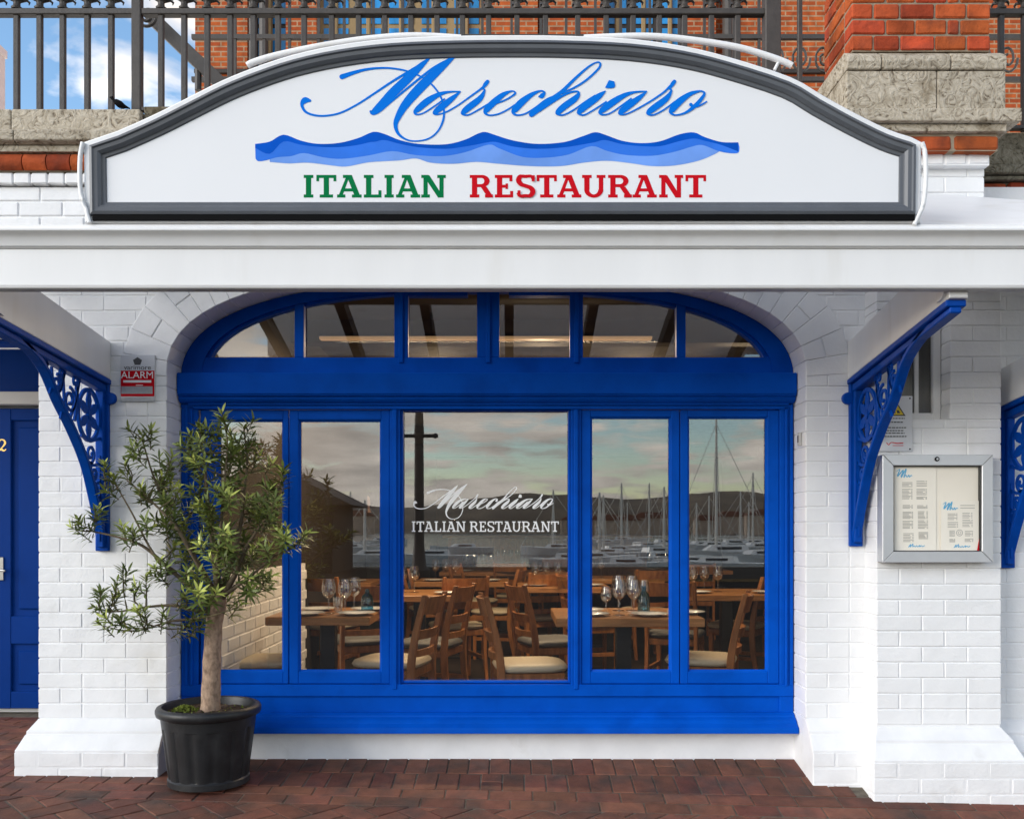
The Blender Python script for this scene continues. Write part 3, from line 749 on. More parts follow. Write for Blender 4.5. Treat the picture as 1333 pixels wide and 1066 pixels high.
for a, c in ((513, 621), (650, 759)):   # opening lights: top rails
    MB().box(X(a)+.05, X(c)-.05, FYW+.012, FYW+.07, Z(384), Z(376)).build('top_rail', M['blue'], win)
edges = [255] + [v for p in bars for v in p] + [1014]
for i in range(0, len(edges), 2):
    x0, x1 = X(edges[i]) - .006, X(edges[i+1]) + .006
    x0 = max(x0, ACX - a2 + .001); x1 = min(x1, ACX + a2 - .001)
    top = [(lerp(x1, x0, k/16), max(zt - .005, arch_z(lerp(x1, x0, k/16)) + .004)) for k in range(17)]
    MB().prism([(x0, zt-.006), (x1, zt-.006)] + top, FYW+.045, FYW+.051).build('pane', M['glass'], win)
# transom beam and mouldings
TY = .125
b = MB(); b.box(XL+.004, XR-.004, TY, FYW+.1, Z(513, TY), Z(485, TY)); b.build('transom_beam', M['blue'], win, bevel=.004)
b = MB()
zt0 = Z(513, TY)
prof = [(TY+.004, zt0), (TY+.004, zt0-.006), (TY+.02, zt0-.01), (TY+.018, zt0-.022), (TY+.03, zt0-.034), (TY+.045, zt0-.04), (FYW+.1, zt0-.04), (FYW+.1, zt0)]
b.prism(prof, XL+.005, XR-.005, axis='x'); b.build('transom_moulding', M['blue'], win, bevel=.002)
zh1 = zt0 - .0405
b = MB(); b.box(XL+.003, XR-.003, FYW-.004, FYW+.1, Z(531), zh1); b.build('head_rail', M['blue'], win, bevel=.003)
b = MB(); b.box(X(247), X(1026), FYW-.02, FYW-.004, Z(528), Z(522)); b.box(X(252), X(1021), FYW-.012, FYW-.0045, Z(533), Z(528.5)); b.build('head_bead', M['blue'], win, bevel=.003)
zb = Z(892)
for a, c, e in ((None, 258, 1), (1015, None, -1)):
    x0 = XL+.003 if a is None else X(a); x1 = XR-.003 if c is None else X(c)
    MB().box(x0, x1, FYW, FYW+.1, Z(930), Z(531)).build('jamb', M['blue'], win, bevel=.003)
    xm = X(250) if e > 0 else X(1023)
    MB().box(xm-.006, xm+.006, FYW-.014, FYW, zb, Z(533.5)).build('jamb_bead', M['blue'], win, bevel=.003)
    xm = X(243) if e > 0 else X(1030)
    MB().box(xm-.008, xm+.008, FYW-.008, FYW, zb, Z(526)).build('jamb_bead', M['blue'], win, bevel=.003)
for a, c in ((507, 521), (743, 757)):
    o = MB().box(X(a), X(c), FYW+.002, FYW+.1, zb, Z(531)).build('mullion', M['blue'], win, bevel=.003)
    m = (X(a)+X(c))/2
    MB().box(m-.011, m+.011, FYW-.012, FYW+.0015, zb-.02, Z(533)).build('bead', M['blue'], o, bevel=.004)
def sash(x0, x1, z0, z1, gx0, gx1, gz0, gz1, yf, hinge):
    b = MB(); y1 = yf + .05
    b.box(x0, gx0, yf, y1, z0, z1); b.box(gx1, x1, yf, y1, z0, z1); b.box(gx0, gx1, yf+.0006, y1, gz1, z1-.0004); b.box(gx0, gx1, yf+.0006, y1, z0+.0004, gz0)
    s = b.build('sash', M['blue'], win, bevel=.003)
    b = MB(); e = .01     # sloping glazing bead
    O = [(gx0, gz0), (gx1, gz0), (gx1, gz1), (gx0, gz1)]; I = [(gx0+e, gz0+e), (gx1-e, gz0+e), (gx1-e, gz1-e), (gx0+e, gz1-e)]
    vs = [(p[0], yf+.006, p[1]) for p in O] + [(p[0], yf+.02, p[1]) for p in I] + [(p[0], yf+.02, p[1]) for p in O]
    b.add(vs, [(i, (i+1) % 4, 4+(i+1) % 4, 4+i) for i in range(4)])
    b.build('glazing_bead', M['blue'], s)
    MB().box(gx0-.004, gx1+.004, yf+.024, yf+.030, gz0-.004, gz1+.004).build('pane', M['glass'], s)
for a, c, ga, gc, gt in ((260, 375.2, 283, 368, 546), (375.8, 507, 388, 496, 546), (757, 885.2, 769, 874, 542), (885.8, 1015, 896, 1000, 542)):
    sash(X(a)+.001, X(c)-.001, Z(890), Z(533.5), X(ga), X(gc), Z(874.5), Z(gt), FYW+.008, 0)
MB().box(X(521)-.004, X(743)+.004, FYW+.055, FYW+.061, Z(889)-.004, Z(531)+.004).build('pane', M['glass'], win)
b = MB(); ring_frame(b, X(521), X(743), Z(890), Z(531.3), .012, FYW+.02, FYW+.055); b.build('glazing_bead', M['blue'], win, bevel=.003)
# sill assembly
b = MB(); b.box(XL+.004, XR-.004, FYW-.006, FYW+.12, Z(906), Z(890.6)); b.build('bottom_rail', M['blue'], win, bevel=.003)
b = MB(); b.box(XL+.005, XR-.005, FYW+.012, FYW+.12, Z(929), Z(906.5)); b.build('apron', M['blue'], win, bevel=.002)
SY = .085
z1, z0 = Z(929, .14), Z(955, SY)
h = z1 - z0
prof = [(FYW+.1, z1), (FYW-.01, z1), (FYW-.03, z1-h*.12), (FYW-.034, z1-h*.22), (FYW-.05, z1-h*.28), (FYW-.066, z1-h*.42), (FYW-.07, z1-h*.5), (FYW-.078, z1-h*.55), (FYW-.095, z1-h*.68), (FYW-.1, z1-h*.82), (FYW-.1, z0), (FYW+.1, z0)]
MB().prism(prof, XL+.006, XR-.006, axis='x').build('sill', M['blue'], win, smooth=25)

# lettering -----------------------------------------------------------------
def z1c(p): return [(370 + x/4.597, 60 + y/4.597, w/4.597) for x, y, w in p]
def z2c(p): return [(640 + x/4.597, 60 + y/4.597, w/4.597) for x, y, w in p]
STROKES = [
 z1c([(150,320,16),(120,318,38),(102,345,20),(122,385,15),(170,406,13),(240,411,12),(330,394,12),(430,345,12),(530,281,13),(640,208,14),(735,150,15),(830,92,12),(864,68,8)]),
 z1c([(868,66,9),(815,112,36),(735,190,52),(650,270,56),(580,345,50),(540,380,36),(520,394,18)]),
 z1c([(514,385,14),(530,402,10),(572,384,9),(640,325,11),(720,258,13),(810,185,14),(900,118,14),(1020,52,9)]),
 z1c([(1030,46,8),(965,100,34),(880,175,54),(790,265,58),(722,345,50),(682,412,38),(664,465,26),(682,520,17),(735,556,11),(800,562,9),(868,545,10),(920,500,11),(950,435,13),(954,372,11),(941,312,11),(910,257,11),(862,207,11),(792,164,10),(700,135,11),(600,124,12),(500,131,15),(420,150,21),(342,177,31)]),
 z1c([(1054,266,8),(985,268,13),(925,283,26),(860,320,40),(808,362,38),(782,388,24),(792,403,11),(830,395,9),(890,358,10),(960,308,10)]),
 z1c([(1054,266,6),(1005,306,30),(950,350,40),(908,383,34),(897,398,17),(922,402,9),(970,387,10),(1040,347,10),(1120,290,11),(1182,245,13),(1198,222,16)]),
 z1c([(1216,206,22),(1204,222,24),(1190,245,13),(1197,262,14),(1170,308,34),(1112,354,40),(1076,384,34),(1066,400,15),(1100,406,10),(1160,376,10),(1240,328,10)]),
 z1c([(1230,348,9),(1300,326,10),(1352,300,11),(1382,276,13),(1362,263,9),(1310,284,28),(1252,332,40),(1212,373,36),(1203,394,19),(1228,408,10),(1282,400,10),(1340,372,10),(1380,345,10)]),
 z2c([(285,296,12),(300,292,30),(316,272,14),(292,262,11),(240,284,26),(182,328,42),(144,368,40),(130,391,23),(150,407,11),(200,399,10),(262,362,10),(330,312,10),(420,276,11),(500,240,12),(570,195,13),(635,135,13),(652,102,13),(632,90,9),(580,118,12),(500,188,17),(425,262,22),(352,318,30),(292,362,36),(238,404,30)]),
 z2c([(285,385,9),(370,326,13),(440,283,14),(500,265,11),(522,276,17),(500,308,36),(442,350,40),(402,384,35),(393,400,15),(430,406,10),(490,377,10),(560,328,10),(622,288,10)]),
 z2c([(684,262,6),(640,296,36),(580,341,40),(531,381,34),(522,398,15),(555,406,10),(620,371,10),(690,325,10)]),
 z2c([(735,205,1),(723,217,50),(708,228,42),(682,243,4)]),
 z2c([(932,265,8),(862,269,13),(802,286,26),(733,326,40),(674,369,38),(650,391,22),(667,405,11),(710,396,9),(770,357,10),(840,306,10)]),
 z2c([(932,265,6),(882,306,30),(822,350,40),(778,385,34),(769,400,15),(800,403,9),(860,377,10),(950,326,11),(1030,272,12),(1072,232,14)]),
 z2c([(1096,206,22),(1084,222,24),(1070,248,13),(1077,264,14),(1047,309,34),(988,354,40),(948,384,34),(937,400,15),(970,406,10),(1030,377,10),(1100,326,10)]),
 z2c([(1252,262,10),(1190,281,26),(1122,330,42),(1084,373,38),(1076,394,19),(1104,407,10),(1162,393,14),(1222,350,24),(1264,302,20),(1276,274,13),(1252,262,10)]),
 z2c([(1195,345,22),(1218,359,10),(1255,347,10),(1292,325,8)]),
]
class Flat:
    def __init__(s, conv): s.mb = MB(); s.k = 0; s.conv = conv
    def lay(s): s.k += 1; return s.k * .00006
    def ribbon(s, pts, n=8):
        C = cat(pts, n); o = s.lay(); L = []; R = []
        for i, p in enumerate(C):
            a, c = C[max(i-1, 0)], C[min(i+1, len(C)-1)]
            t = (c[0]-a[0], c[1]-a[1]); l = math.hypot(*t) or 1; nx, ny = -t[1]/l, t[0]/l; w = max(p[2], .05)/2
            oo = o + .00004*i/len(C); L.append(s.conv(p[0]+nx*w, p[1]+ny*w, -oo)); R.append(s.conv(p[0]-nx*w, p[1]-ny*w, -oo))
        m = len(L); s.mb.add(L + R, [(i, i+1, m+i+1, m+i) for i in range(m-1)])
        for p in (C[0], C[-1]):
            if p[2] > 2.2: s.poly([(p[0] + p[2]/2*math.cos(a), p[1] + p[2]/2*math.sin(a)) for a in fr(0, 2*PI, 14)[:-1]])
    def poly(s, pts):
        o = s.lay(); s.mb.sheet([s.conv(x, y, -o) for x, y in pts])
def script(conv, wk=1.0):
    f = Flat(conv)
    for st in STROKES: f.ribbon([(x, y, max(w*wk, 0)) for x, y, w in st])
    return f.mb
def slab(ch, w, s, t, e):
    """polygons of a slab serif capital; height 1, width w"""
    R = lambda x0, y0, x1, y1: [(x0, y0), (x1, y0), (x1, y1), (x0, y1)]
    def arc(cx, cy, rx, ry, a0, a1, wd, wdy=None):
        wdy = wdy or wd; n = 14; P = [(cx + rx*math.cos(lerp(a0, a1, i/n)), cy + ry*math.sin(lerp(a0, a1, i/n))) for i in range(n+1)]
        Q = [(cx + (rx-wd)*math.cos(lerp(a0, a1, i/n)), cy + (ry-wdy)*math.sin(lerp(a0, a1, i/n))) for i in range(n+1)]
        return [[P[i], P[i+1], Q[i+1], Q[i]] for i in range(n)]
    if ch == 'I': return [R(w/2-s/2, t, w/2+s/2, 1-t), R(0, 0, w, t), R(0, 1-t, w, 1)]
    if ch == 'T': return [R(w/2-s/2, t, w/2+s/2, 1-t), R(0, 1-t, w, 1), R(w/2-s*1.25, 0, w/2+s*1.25, t), R(0, .72, t*.9, 1-t), R(w-t*.9, .72, w, 1-t)]
    if ch == 'L': return [R(e, t, e+s, 1-t), R(0, 1-t, s+2*e, 1), R(0, 0, w, t), R(w-t, t, w, .32)]
    if ch == 'E': return [R(e, t, e+s, 1-t), R(0, 0, w, t), R(0, 1-t, w*.96, 1), R(e+s, .5-t/2, w*.72, .5+t/2), R(w-t, t, w, .29), R(w*.96-t, .72, w*.96, 1-t), R(w*.72-t*.8, .38, w*.72, .62)]
    if ch == 'N': return [R(e, t, e+s*.8, 1-t), R(w-e-s*.8, 0, w-e, 1-t), R(0, 0, s*.8+2*e, t), R(0, 1-t, s+e, 1), R(w-2*e-s*.8, 1-t, w, 1), [(e, 1-t*.2), (e+s*1.15, 1-t*.2), (w-e, 0), (w-e-s*1.05, 0)]]
    if ch == 'A': return [[(e*.9, t), (e*.9+s*.75, t), (w*.53, 1), (w*.40, 1)], [(w-e*.9, t), (w-e*.9-s*1.05, t), (w*.38, 1), (w*.60, 1)], R(0, 0, s*.75+2*e, t), R(w-s-2*e, 0, w, t), R(w*.24, .27, w*.76, .27+t), R(w*.24, 1-t, w*.45, 1)]
    if ch == 'U': return [R(e, .35, e+s, 1-t), R(w-e-s*.85, .35, w-e, 1-t), R(0, 1-t, s+2*e, 1), R(w-s*.85-2*e, 1-t, w, 1)] + arc(w/2, .35, w/2-e, .36, PI, 2*PI, s*.95, t*1.1)
    if ch == 'R':
        q = arc(w*.52, .73, w*.34, .27, -PI/2, PI/2, s, t*1.05)
        return [R(e, t, e+s, 1-t), R(0, 0, s+2*e, t), R(0, 1-t, w*.52, 1), R(e+s, .46, w*.52, .46+t)] + q + [[(w*.47, .48), (w*.47+s*1.1, .48), (w-e*.6, t), (w-e*.6-s*1.1, t)], R(w-s*1.4-e*.2, 0, w, t)]
    if ch == 'S':
        P = [(w*.93, .80), (w*.80, .94), (w*.5, 1-t*.5), (w*.22, .93), (w*.11, .76), (w*.24, .59), (w*.5, .51), (w*.78, .42), (w*.90, .25), (w*.76, .08), (w*.48, t*.5), (w*.2, .06), (w*.06, .2)]
        C = cat(P, 6); out_ = []; V = []
        for i, p in enumerate(C):
            a, c = C[max(i-1, 0)], C[min(i+1, len(C)-1)]; tx, ty = c[0]-a[0], c[1]-a[1]; l = math.hypot(tx, ty) or 1
            wd = lerp(t, s, abs(ty)/l if .15 < i/len(C) < .85 else .0)/2; V.append(((p[0]-ty/l*wd, p[1]+tx/l*wd), (p[0]+ty/l*wd, p[1]-tx/l*wd)))
        out_ = [[V[i][0], V[i+1][0], V[i+1][1], V[i][1]] for i in range(len(V)-1)]
        return out_ + [R(w*.84, .70, w*.84+t, .97), R(w*.05, .03, w*.05+t, .30)]
    return []
ITAL = [('I', 394.5, 407), ('T', 411, 437), ('A', 438, 470), ('L', 473, 496), ('I', 500, 512), ('A', 515, 546.5), ('N', 548, 580)]
REST = [('R', 611.3, 641.5), ('E', 644, 668), ('S', 672.5, 696), ('T', 698.7, 725), ('A', 725.5, 757), ('U', 758, 788.5), ('R', 792, 823), ('A', 824, 855.5), ('N', 858.6, 890), ('T', 893, 920)]
def caps(conv, letters, y0, y1, s, t, e, xmap=lambda x: x):
    f = Flat(conv); h = y1 - y0
    for ch, a, c in letters:
        f.k = 0
        a, c = xmap(a), xmap(c)
        for i, q in enumerate(slab(ch, (c-a)/h, s, t, e)): f.poly([(a + x*h, y1 - y*h) for x, y in q])
    return f.mb
GY = FYW + .0535
wc = lambda px, py, o: W(px, py, GY + o)
wmap = lambda x: 538 + (x-390)*.3434
script(lambda px, py, o: wc(wmap(px), 630 + (py-70)*.405, o), 1.12).build('script_lettering', M['white_flat'], win)
caps(wc, ITAL, 678.5, 692, .155, .115, .09, lambda x: 536 + (x-394.5)*70/185.5).build('capital_lettering', M['white_flat'], win)
caps(wc, REST, 678.5, 692, .155, .115, .09, lambda x: 611.5 + (x-611.3)*116/308.7).build('capital_lettering', M['white_flat'], win)

# ---------------------------------------------------------------- porch and door at the left
DYo = 1.35
porch = thing('porch', 'recessed porch with white lintel around the dark blue door', 'porch', (-3.1, 1.3, 0))
b = MB(); b.box(-4.3, -2.36, DYo+.08, DYo+.3, -.1, 2.9); b.box(-2.90, -2.357, DYo-.04, DYo+.079, -.1, 2.0); b.box(-4.3, -3.86, DYo-.04, DYo+.079, -.1, 2.0)
b.build('back_wall', M['white_brick'], porch)
MB().box(-2.40, -2.36, .31, DYo-.045, -.1, 2.6).build('side_wall', M['white_brick'], porch)
MB().box(-4.3, -2.36, DYo-.06, DYo+.079, 2.005, 2.085).build('lintel', M['grey_edge'], porch, bevel=.004)
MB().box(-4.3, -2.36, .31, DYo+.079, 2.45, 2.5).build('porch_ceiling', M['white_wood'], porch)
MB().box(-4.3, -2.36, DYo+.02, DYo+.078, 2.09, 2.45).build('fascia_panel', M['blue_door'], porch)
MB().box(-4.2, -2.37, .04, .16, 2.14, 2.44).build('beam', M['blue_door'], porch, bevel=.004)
door = thing('front_door', 'dark blue panelled door with brass number 2 and steel handle', 'door', (-3.38, DYo, 0))
dx0, dx1, dz0, dz1 = -3.84, -2.905, .05, 1.985
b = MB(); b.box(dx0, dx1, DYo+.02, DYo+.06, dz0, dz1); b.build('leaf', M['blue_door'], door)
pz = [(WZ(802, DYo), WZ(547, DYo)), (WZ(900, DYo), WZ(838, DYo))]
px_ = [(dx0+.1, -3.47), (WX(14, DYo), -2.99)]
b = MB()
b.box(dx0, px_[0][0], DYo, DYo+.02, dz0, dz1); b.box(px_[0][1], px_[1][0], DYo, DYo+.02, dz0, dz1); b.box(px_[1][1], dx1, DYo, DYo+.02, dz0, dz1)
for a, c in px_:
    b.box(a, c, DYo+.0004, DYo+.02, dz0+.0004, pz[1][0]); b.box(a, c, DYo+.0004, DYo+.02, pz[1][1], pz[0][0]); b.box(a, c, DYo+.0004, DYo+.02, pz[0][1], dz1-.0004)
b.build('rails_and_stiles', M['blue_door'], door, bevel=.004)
for a, c in px_:
    for z0_, z1_ in pz:
        MB().box(a+.045, c-.045, DYo+.006, DYo+.0195, z0_+.045, z1_-.045).build('raised_panel', M['blue_door'], door, bevel=.008)
hz = WZ(740, DYo)
hd = MB().box(WX(-5, DYo), WX(5, DYo), DYo-.012, DYo-.0005, hz-.075, hz+.075).build('handle_plate', M['steel'], door, bevel=.003)
MB().tube([(WX(1, DYo), DYo-.012, hz-.005), (WX(1, DYo), DYo-.05, hz-.005), (WX(3, DYo), DYo-.055, hz-.005), (WX(13, DYo), DYo-.055, hz-.012)], .008).build('lever', M['steel'], hd, smooth=60)
def text_mesh(name, body, size, loc, matl, parent, rot=(PI/2, 0, 0), align='CENTER', sx=1, ext=.0006):
    cu = bpy.data.curves.new(name, 'FONT'); cu.body = body; cu.size = size; cu.align_x = align; cu.align_y = 'CENTER'; cu.extrude = ext
    t = bpy.data.objects.new(name, cu); COL.objects.link(t); dg = bpy.context.evaluated_depsgraph_get(); dg.update()
    me = bpy.data.meshes.new_from_object(t.evaluated_get(dg)); bpy.data.objects.remove(t); me.materials.clear(); me.materials.append(matl)
    o = link(name, me, parent); o.location = loc; o.rotation_euler = rot; o.scale = (sx, 1, 1); return o
f = Flat(lambda px, py, o: W(px, py, DYo - .002 + o))
f.ribbon([(-2, 577, 2), (0.5, 572.5, 1.6), (5, 573, 2), (6.5, 577, 2.6), (3, 582, 1.6), (-1.5, 586.5, 1.4)]); f.ribbon([(-1.5, 586, 1.5), (2, 585, 2.4), (5, 586.6, 2), (8, 584.5, 1)])
f.mb.build('number_two', M['gold'], door)

# ---------------------------------------------------------------- canopy
CYF = -1.10
can = thing('canopy', 'white timber canopy with gutter and deep plain fascia across the shopfront', 'canopy', (0, -.6, 2.1))
XA, XB = -3.4, 3.4
zf0, zf1 = WZ(373, CYF), WZ(324, CYF)
MB().box(XA, XB, CYF, CYF+.03, zf0+.004, zf1).build('fascia', M['white_wood'], can, bevel=.002)
MB().box(XA, XB, CYF-.008, CYF+.045, zf0-.010, zf0+.003).build('fascia_lip', M['grey_edge'], can, bevel=.003)
zg1 = WZ(290, CYF-.09)
h = zg1 - zf1
prof = [(CYF+.03, zf1+.001), (CYF-.004, zf1+.001), (CYF-.006, zf1+h*.06), (CYF-.014, zf1+h*.10), (CYF-.018, zf1+h*.25), (CYF-.024, zf1+h*.48), (CYF-.034, zf1+h*.66), (CYF-.046, zf1+h*.74), (CYF-.05, zf1+h*.80), (CYF-.05, zf1+h*.9), (CYF-.044, zf1+h), (CYF-.038, zf1+h), (CYF-.034, zf1+h*.92), (CYF+.03, zf1+h*.9)]
MB().prism(prof, XA, XB, axis='x').build('gutter', M['white_wood'], can, smooth=28)
prof = [(CYF-.03, zf1+h*.93), (CYF-.03, zf1+h*1.18), (CYF-.01, zf1+h*1.26), (CYF+.03, zf1+h*1.26), (CYF+.03, zf1+h*.905), (CYF-.01, zf1+h*.905)]
MB().prism(prof, XA, XB, axis='x').build('gutter_upstand', M['white_wood'], can, smooth=28)
ZR0, ZR1 = zg1 + .02, 2.64
def roofz(y): return lerp(ZR0, ZR1, (y - CYF) / (0 - CYF))
b = MB(); b.prism([(CYF+.031, ZR0), (-.004, ZR1), (-.004, ZR1+.012), (CYF+.031, ZR0+.012)], XA, XB, axis='x'); b.build('roof_sheet', M['roof_sheet'], can)
for i in range(13):
    x = -2.95 + i*.49
    MB().prism([(CYF+.032, ZR0-.085), (-.006, ZR1-.085), (-.006, ZR1-.002), (CYF+.032, ZR0-.002)], x-.027, x+.027, axis='x').build('rafter', M['rafter'], can)
MB().box(XA, XB, -.05, -.0065, ZR1-.19, ZR1-.09).build('wall_plate', M['rafter'], can)
# sloping flashing against the pier
q = [W(1190, 252, -.165), W(1420, 280, -.165), Vector((3.3, CYF+.05, zg1+.03)), Vector((1.5, CYF+.05, zg1+.03))]
b = MB(); b.sheet(q); o = b.build('flashing', M['white_wood'], can); sm = o.modifiers.new('solid', 'SOLIDIFY'); sm.thickness = .006
q0 = [W(1203, 254.5, -.172), W(1400, 277, -.172)]
MB().tube(q0, .005, seg=6).build('flashing_edge', M['iron'], can)

# ---------------------------------------------------------------- iron brackets with white cheek beams
def bracket(label, Xc, Yw, zb, ht, rise, L=1.05, grp='blue cast iron canopy brackets', side=1):
    r = thing('canopy_bracket', label, 'bracket', (Xc, Yw, zb), world=False, group=grp)
    wx = .033
    def pt(u, v, x=0): return (x, -u, v)
    k = ht / .835
    cv = cat([(0.012, .0), (.055, .10), (.124, .256*k), (.215, .42*k), (.353, .567*k), (.48, .675*k), (.625, .7695*k + rise*.5), (.864, .837*k + rise*.75), (L, .867*k + rise)], 6)
    top = lambda u: ht + rise*1.02*u/L
    b = MB(); b.box(-wx, wx, -.024, 0, 0, ht); b.build('wall_flange', M['blue_iron'], r, bevel=.004)
    b = MB(); b.box(-wx*.55, wx*.55, -.05, -.0245, .02, ht-.04); b.build('wall_rib', M['blue_iron'], r, bevel=.003)
    b = MB()
    b.prism([(-0.002, top(0)-.006), (-L, top(L)-.006), (-L, top(L)+.02), (-.002, top(0)+.02)], -wx*1.2, wx*1.2, axis='x')
    b.prism([(-.026, top(0)-.045), (-L+.004, top(L)-.03), (-L+.004, top(L)-.0065), (-.026, top(0)-.0065)], -wx*.7, wx*.7, axis='x')
    b.build('top_flange', M['blue_iron'], r, bevel=.004)
    rings = []
    for i, (u, v) in enumerate(cv):
        a, c = cv[max(i-1, 0)], cv[min(i+1, len(cv)-1)]; t = (c[0]-a[0], c[1]-a[1]); l = math.hypot(*t); n = (-t[1]/l, t[0]/l); th = .022
        wc_ = wx*.7; rings.append([pt(u, v, -wc_), pt(u, v, wc_), pt(u+n[0]*th, v+n[1]*th, wc_), pt(u+n[0]*th, v+n[1]*th, -wc_)])
    MB().loft(rings).build('curved_flange', M['blue_iron'], r, bevel=.004)
    # open scrollwork, flat bars
    def curve_v(u):
        for i in range(len(cv)-1):
            if cv[i][0] <= u <= cv[i+1][0]: return lerp(cv[i][1], cv[i+1][1], (u-cv[i][0])/max(1e-6, cv[i+1][0]-cv[i][0]))
        return cv[-1][1]
    def flat(b, path, w=.017, th=.0045):
        R = []
        for i, p in enumerate(path):
            a, c = path[max(i-1, 0)], path[min(i+1, len(path)-1)]; t = (c[0]-a[0], c[1]-a[1]); l = math.hypot(*t) or 1; n = (-t[1]/l*w/2, t[0]/l*w/2)
            R.append([pt(p[0]-n[0], p[1]-n[1], -th), pt(p[0]-n[0], p[1]-n[1], th), pt(p[0]+n[0], p[1]+n[1], th), pt(p[0]+n[0], p[1]+n[1], -th)])
        b.loft(R)
    cu, cvv, cr_ = .165, ht - .175, .108
    b = MB()
    flat(b, [(cu + cr_*math.cos(a), cvv + cr_*1.12*math.sin(a)) for a in fr(0, 2*PI, 36)], .02, .006)
    b.build('wheel', M['blue_iron'], r)
    b = MB()
    for q in range(6):
        a = q*PI/3 + PI/6
        d = (math.cos(a), math.sin(a)*1.12); n = (-d[1], d[0])
        P = [(cu + d[0]*s*cr_ + n[0]*w*cr_, cvv + d[1]*s*cr_ + n[1]*w*cr_) for s, w in ((.08, 0), (.3, .16), (.6, .22), (1.0, .06), (1.0, -.06), (.6, -.22), (.3, -.16))]
        b.prism([(-p[0], p[1]) for p in P], -.0035, .0035, axis='x')
    b.lathe([(.0, -.016), (.02, -.014), (.02, .014), (.0, .016)], seg=12) if False else None
    b.build('rosette', M['blue_iron'], r)
    bo = MB(); bo.tube([(-.008, -cu, cvv), (.008, -cu, cvv)], .019, seg=12); bo.build('hub', M['blue_iron'], r)
    b = MB()
    def spiral(u, v, r0, a0, turns, sgn=1, w=.014):
        flat(b, [(u + r0*(1-.75*t)*math.cos(a0 + sgn*turns*2*PI*t), v + r0*(1-.75*t)*math.sin(a0 + sgn*turns*2*PI*t)) for t in fr(0, 1, 26)], w)
    # towards the tip
    for u, rr in ((.355, .06), (.475, .045), (.585, .032), (.675, .022)):
        lo, hi = curve_v(u) + .02, top(u) - .045; m = (lo+hi)/2
        rr = min(rr, (hi-lo)/2*.92)
        spiral(u, m, rr, PI/2, 1.6); spiral(u - rr*.9, hi - rr*.35, rr*.55, -PI/2, 1.3, -1, .012)
        flat(b, [(u - rr*1.6, hi), (u - rr, m + rr*.2), (u + rr*.3, lo)], .015)
        flat(b, [(u + rr*1.1, hi), (u + rr*.9, m), (u + rr*1.5, lo + rr*.3)], .014)
    flat(b, [(.29, ht-.05), (.28, ht-.12), (.31, ht-.22)], .018)
    # down the wall side
    def curve_u(v):
        for i in range(len(cv)-1):
            if cv[i][1] <= v <= cv[i+1][1]: return lerp(cv[i][0], cv[i+1][0], (v-cv[i][1])/max(1e-6, cv[i+1][1]-cv[i][1]))
        return .05
    for v, rr in ((ht-.36, .05), (ht-.455, .034), (ht-.53, .024), (ht-.59, .016)):
        lo, hi = .045, curve_u(v) - .012; m = (lo+hi)/2; rr = min(rr, max(.01, (hi-lo)/2*.9))
        spiral(m, v, rr, 0, 1.6, -1); flat(b, [(lo, v + rr*1.7), (m, v + rr*1.2), (hi, v + rr*1.6)], .014); spiral(m + rr*.3, v - rr*1.1, rr*.5, PI, 1.2, 1, .01)
    flat(b, [(.05, .05), (.05, ht-.36)], .012)
    tag(b.build('scrollwork', M['blue_iron'], r), kind='stuff')
    bo = MB(); bo.tube([(side*wx*.6, -.02, ht-.075), (side*wx*.6, -.002, ht-.075)], .035, seg=16) ; bo.tube([(side*(wx+.006), -.026, ht-.075), (side*(wx+.006), -.001, ht-.075)], .03, seg=16)
    bo.build('boss', M['blue_iron'], r, bevel=.004)
    # white cheek beam over the bracket
    hb = .185
    zf = lambda u: top(u) + .022
    b = MB(); b.prism([(-.003, zf(0)), (-L-.02, zf(L)), (-L-.02, zf(L)+hb+.03), (-.003, zf(0)+hb)], -wx*1.1, wx*1.1, axis='x')
    b.build('cheek_beam', M['white_wood'], r, bevel=.003)
    b = MB(); b.prism([(-L+.05 - .09*math.sin(a)*.5 - .02, zf(L) + .005 + hb*.5*(1-math.cos(a))) for a in fr(0, PI, 10)] + [(-L+.06, zf(L)+hb), (-L+.06, zf(L))], -wx*1.1-.012, wx*1.1+.012, axis='x')
    b.build('beam_end', M['white_wood'], r, smooth=30)
    return r
bracket('blue scrolled iron bracket with rosette between the blue door and the potted tree', -2.03, 0, WZ(717, 0), .832, .085, side=1)
bracket('blue scrolled iron bracket with rosette left of the menu case', 1.715, 0, WZ(711, 0), .81, .135, side=-1)
bracket('blue scrolled iron bracket at the right edge, beside the menu case', 2.47, 0, WZ(739, 0), .78, .12, side=-1)

# ---------------------------------------------------------------- sign board
SGY = -1.13
sign = thing('restaurant_sign', 'white curved sign board with grey moulded frame and blue script lettering', 'sign', (-.03, -1.05, 2.36))
topA = [(108,186),(112,180.5),(152,169),(197,149),(242,126.5),(287,104),(330,86.5),(380,70),(440,57),(510,48.5),(590,45.2),(665,44.5),(740,45.2),(820,49),(890,58.5),(950,73),(1030,99),(1072,123),(1114,146),(1157,167),(1187,177),(1197,181.5),(1201,187)]
pA = [(x, y) for x, y in cat(topA, 3)] + [(1198, 291), (110, 291)]
def inset(P, d):
    n = len(P); R = []
    for i in range(n):
        a, p, c = P[i-1], P[i], P[(i+1) % n]
        e1 = (p[0]-a[0], p[1]-a[1]); e2 = (c[0]-p[0], c[1]-p[1]); l1 = math.hypot(*e1) or 1; l2 = math.hypot(*e2) or 1
        n1 = (-e1[1]/l1, e1[0]/l1); n2 = (-e2[1]/l2, e2[0]/l2); m = (n1[0]+n2[0], n1[1]+n2[1]); ml = m[0]**2+m[1]**2
        k = min(2*d/max(ml, .2), d*2.2); R.append((p[0]+m[0]*k, p[1]+m[1]*k))
    return R
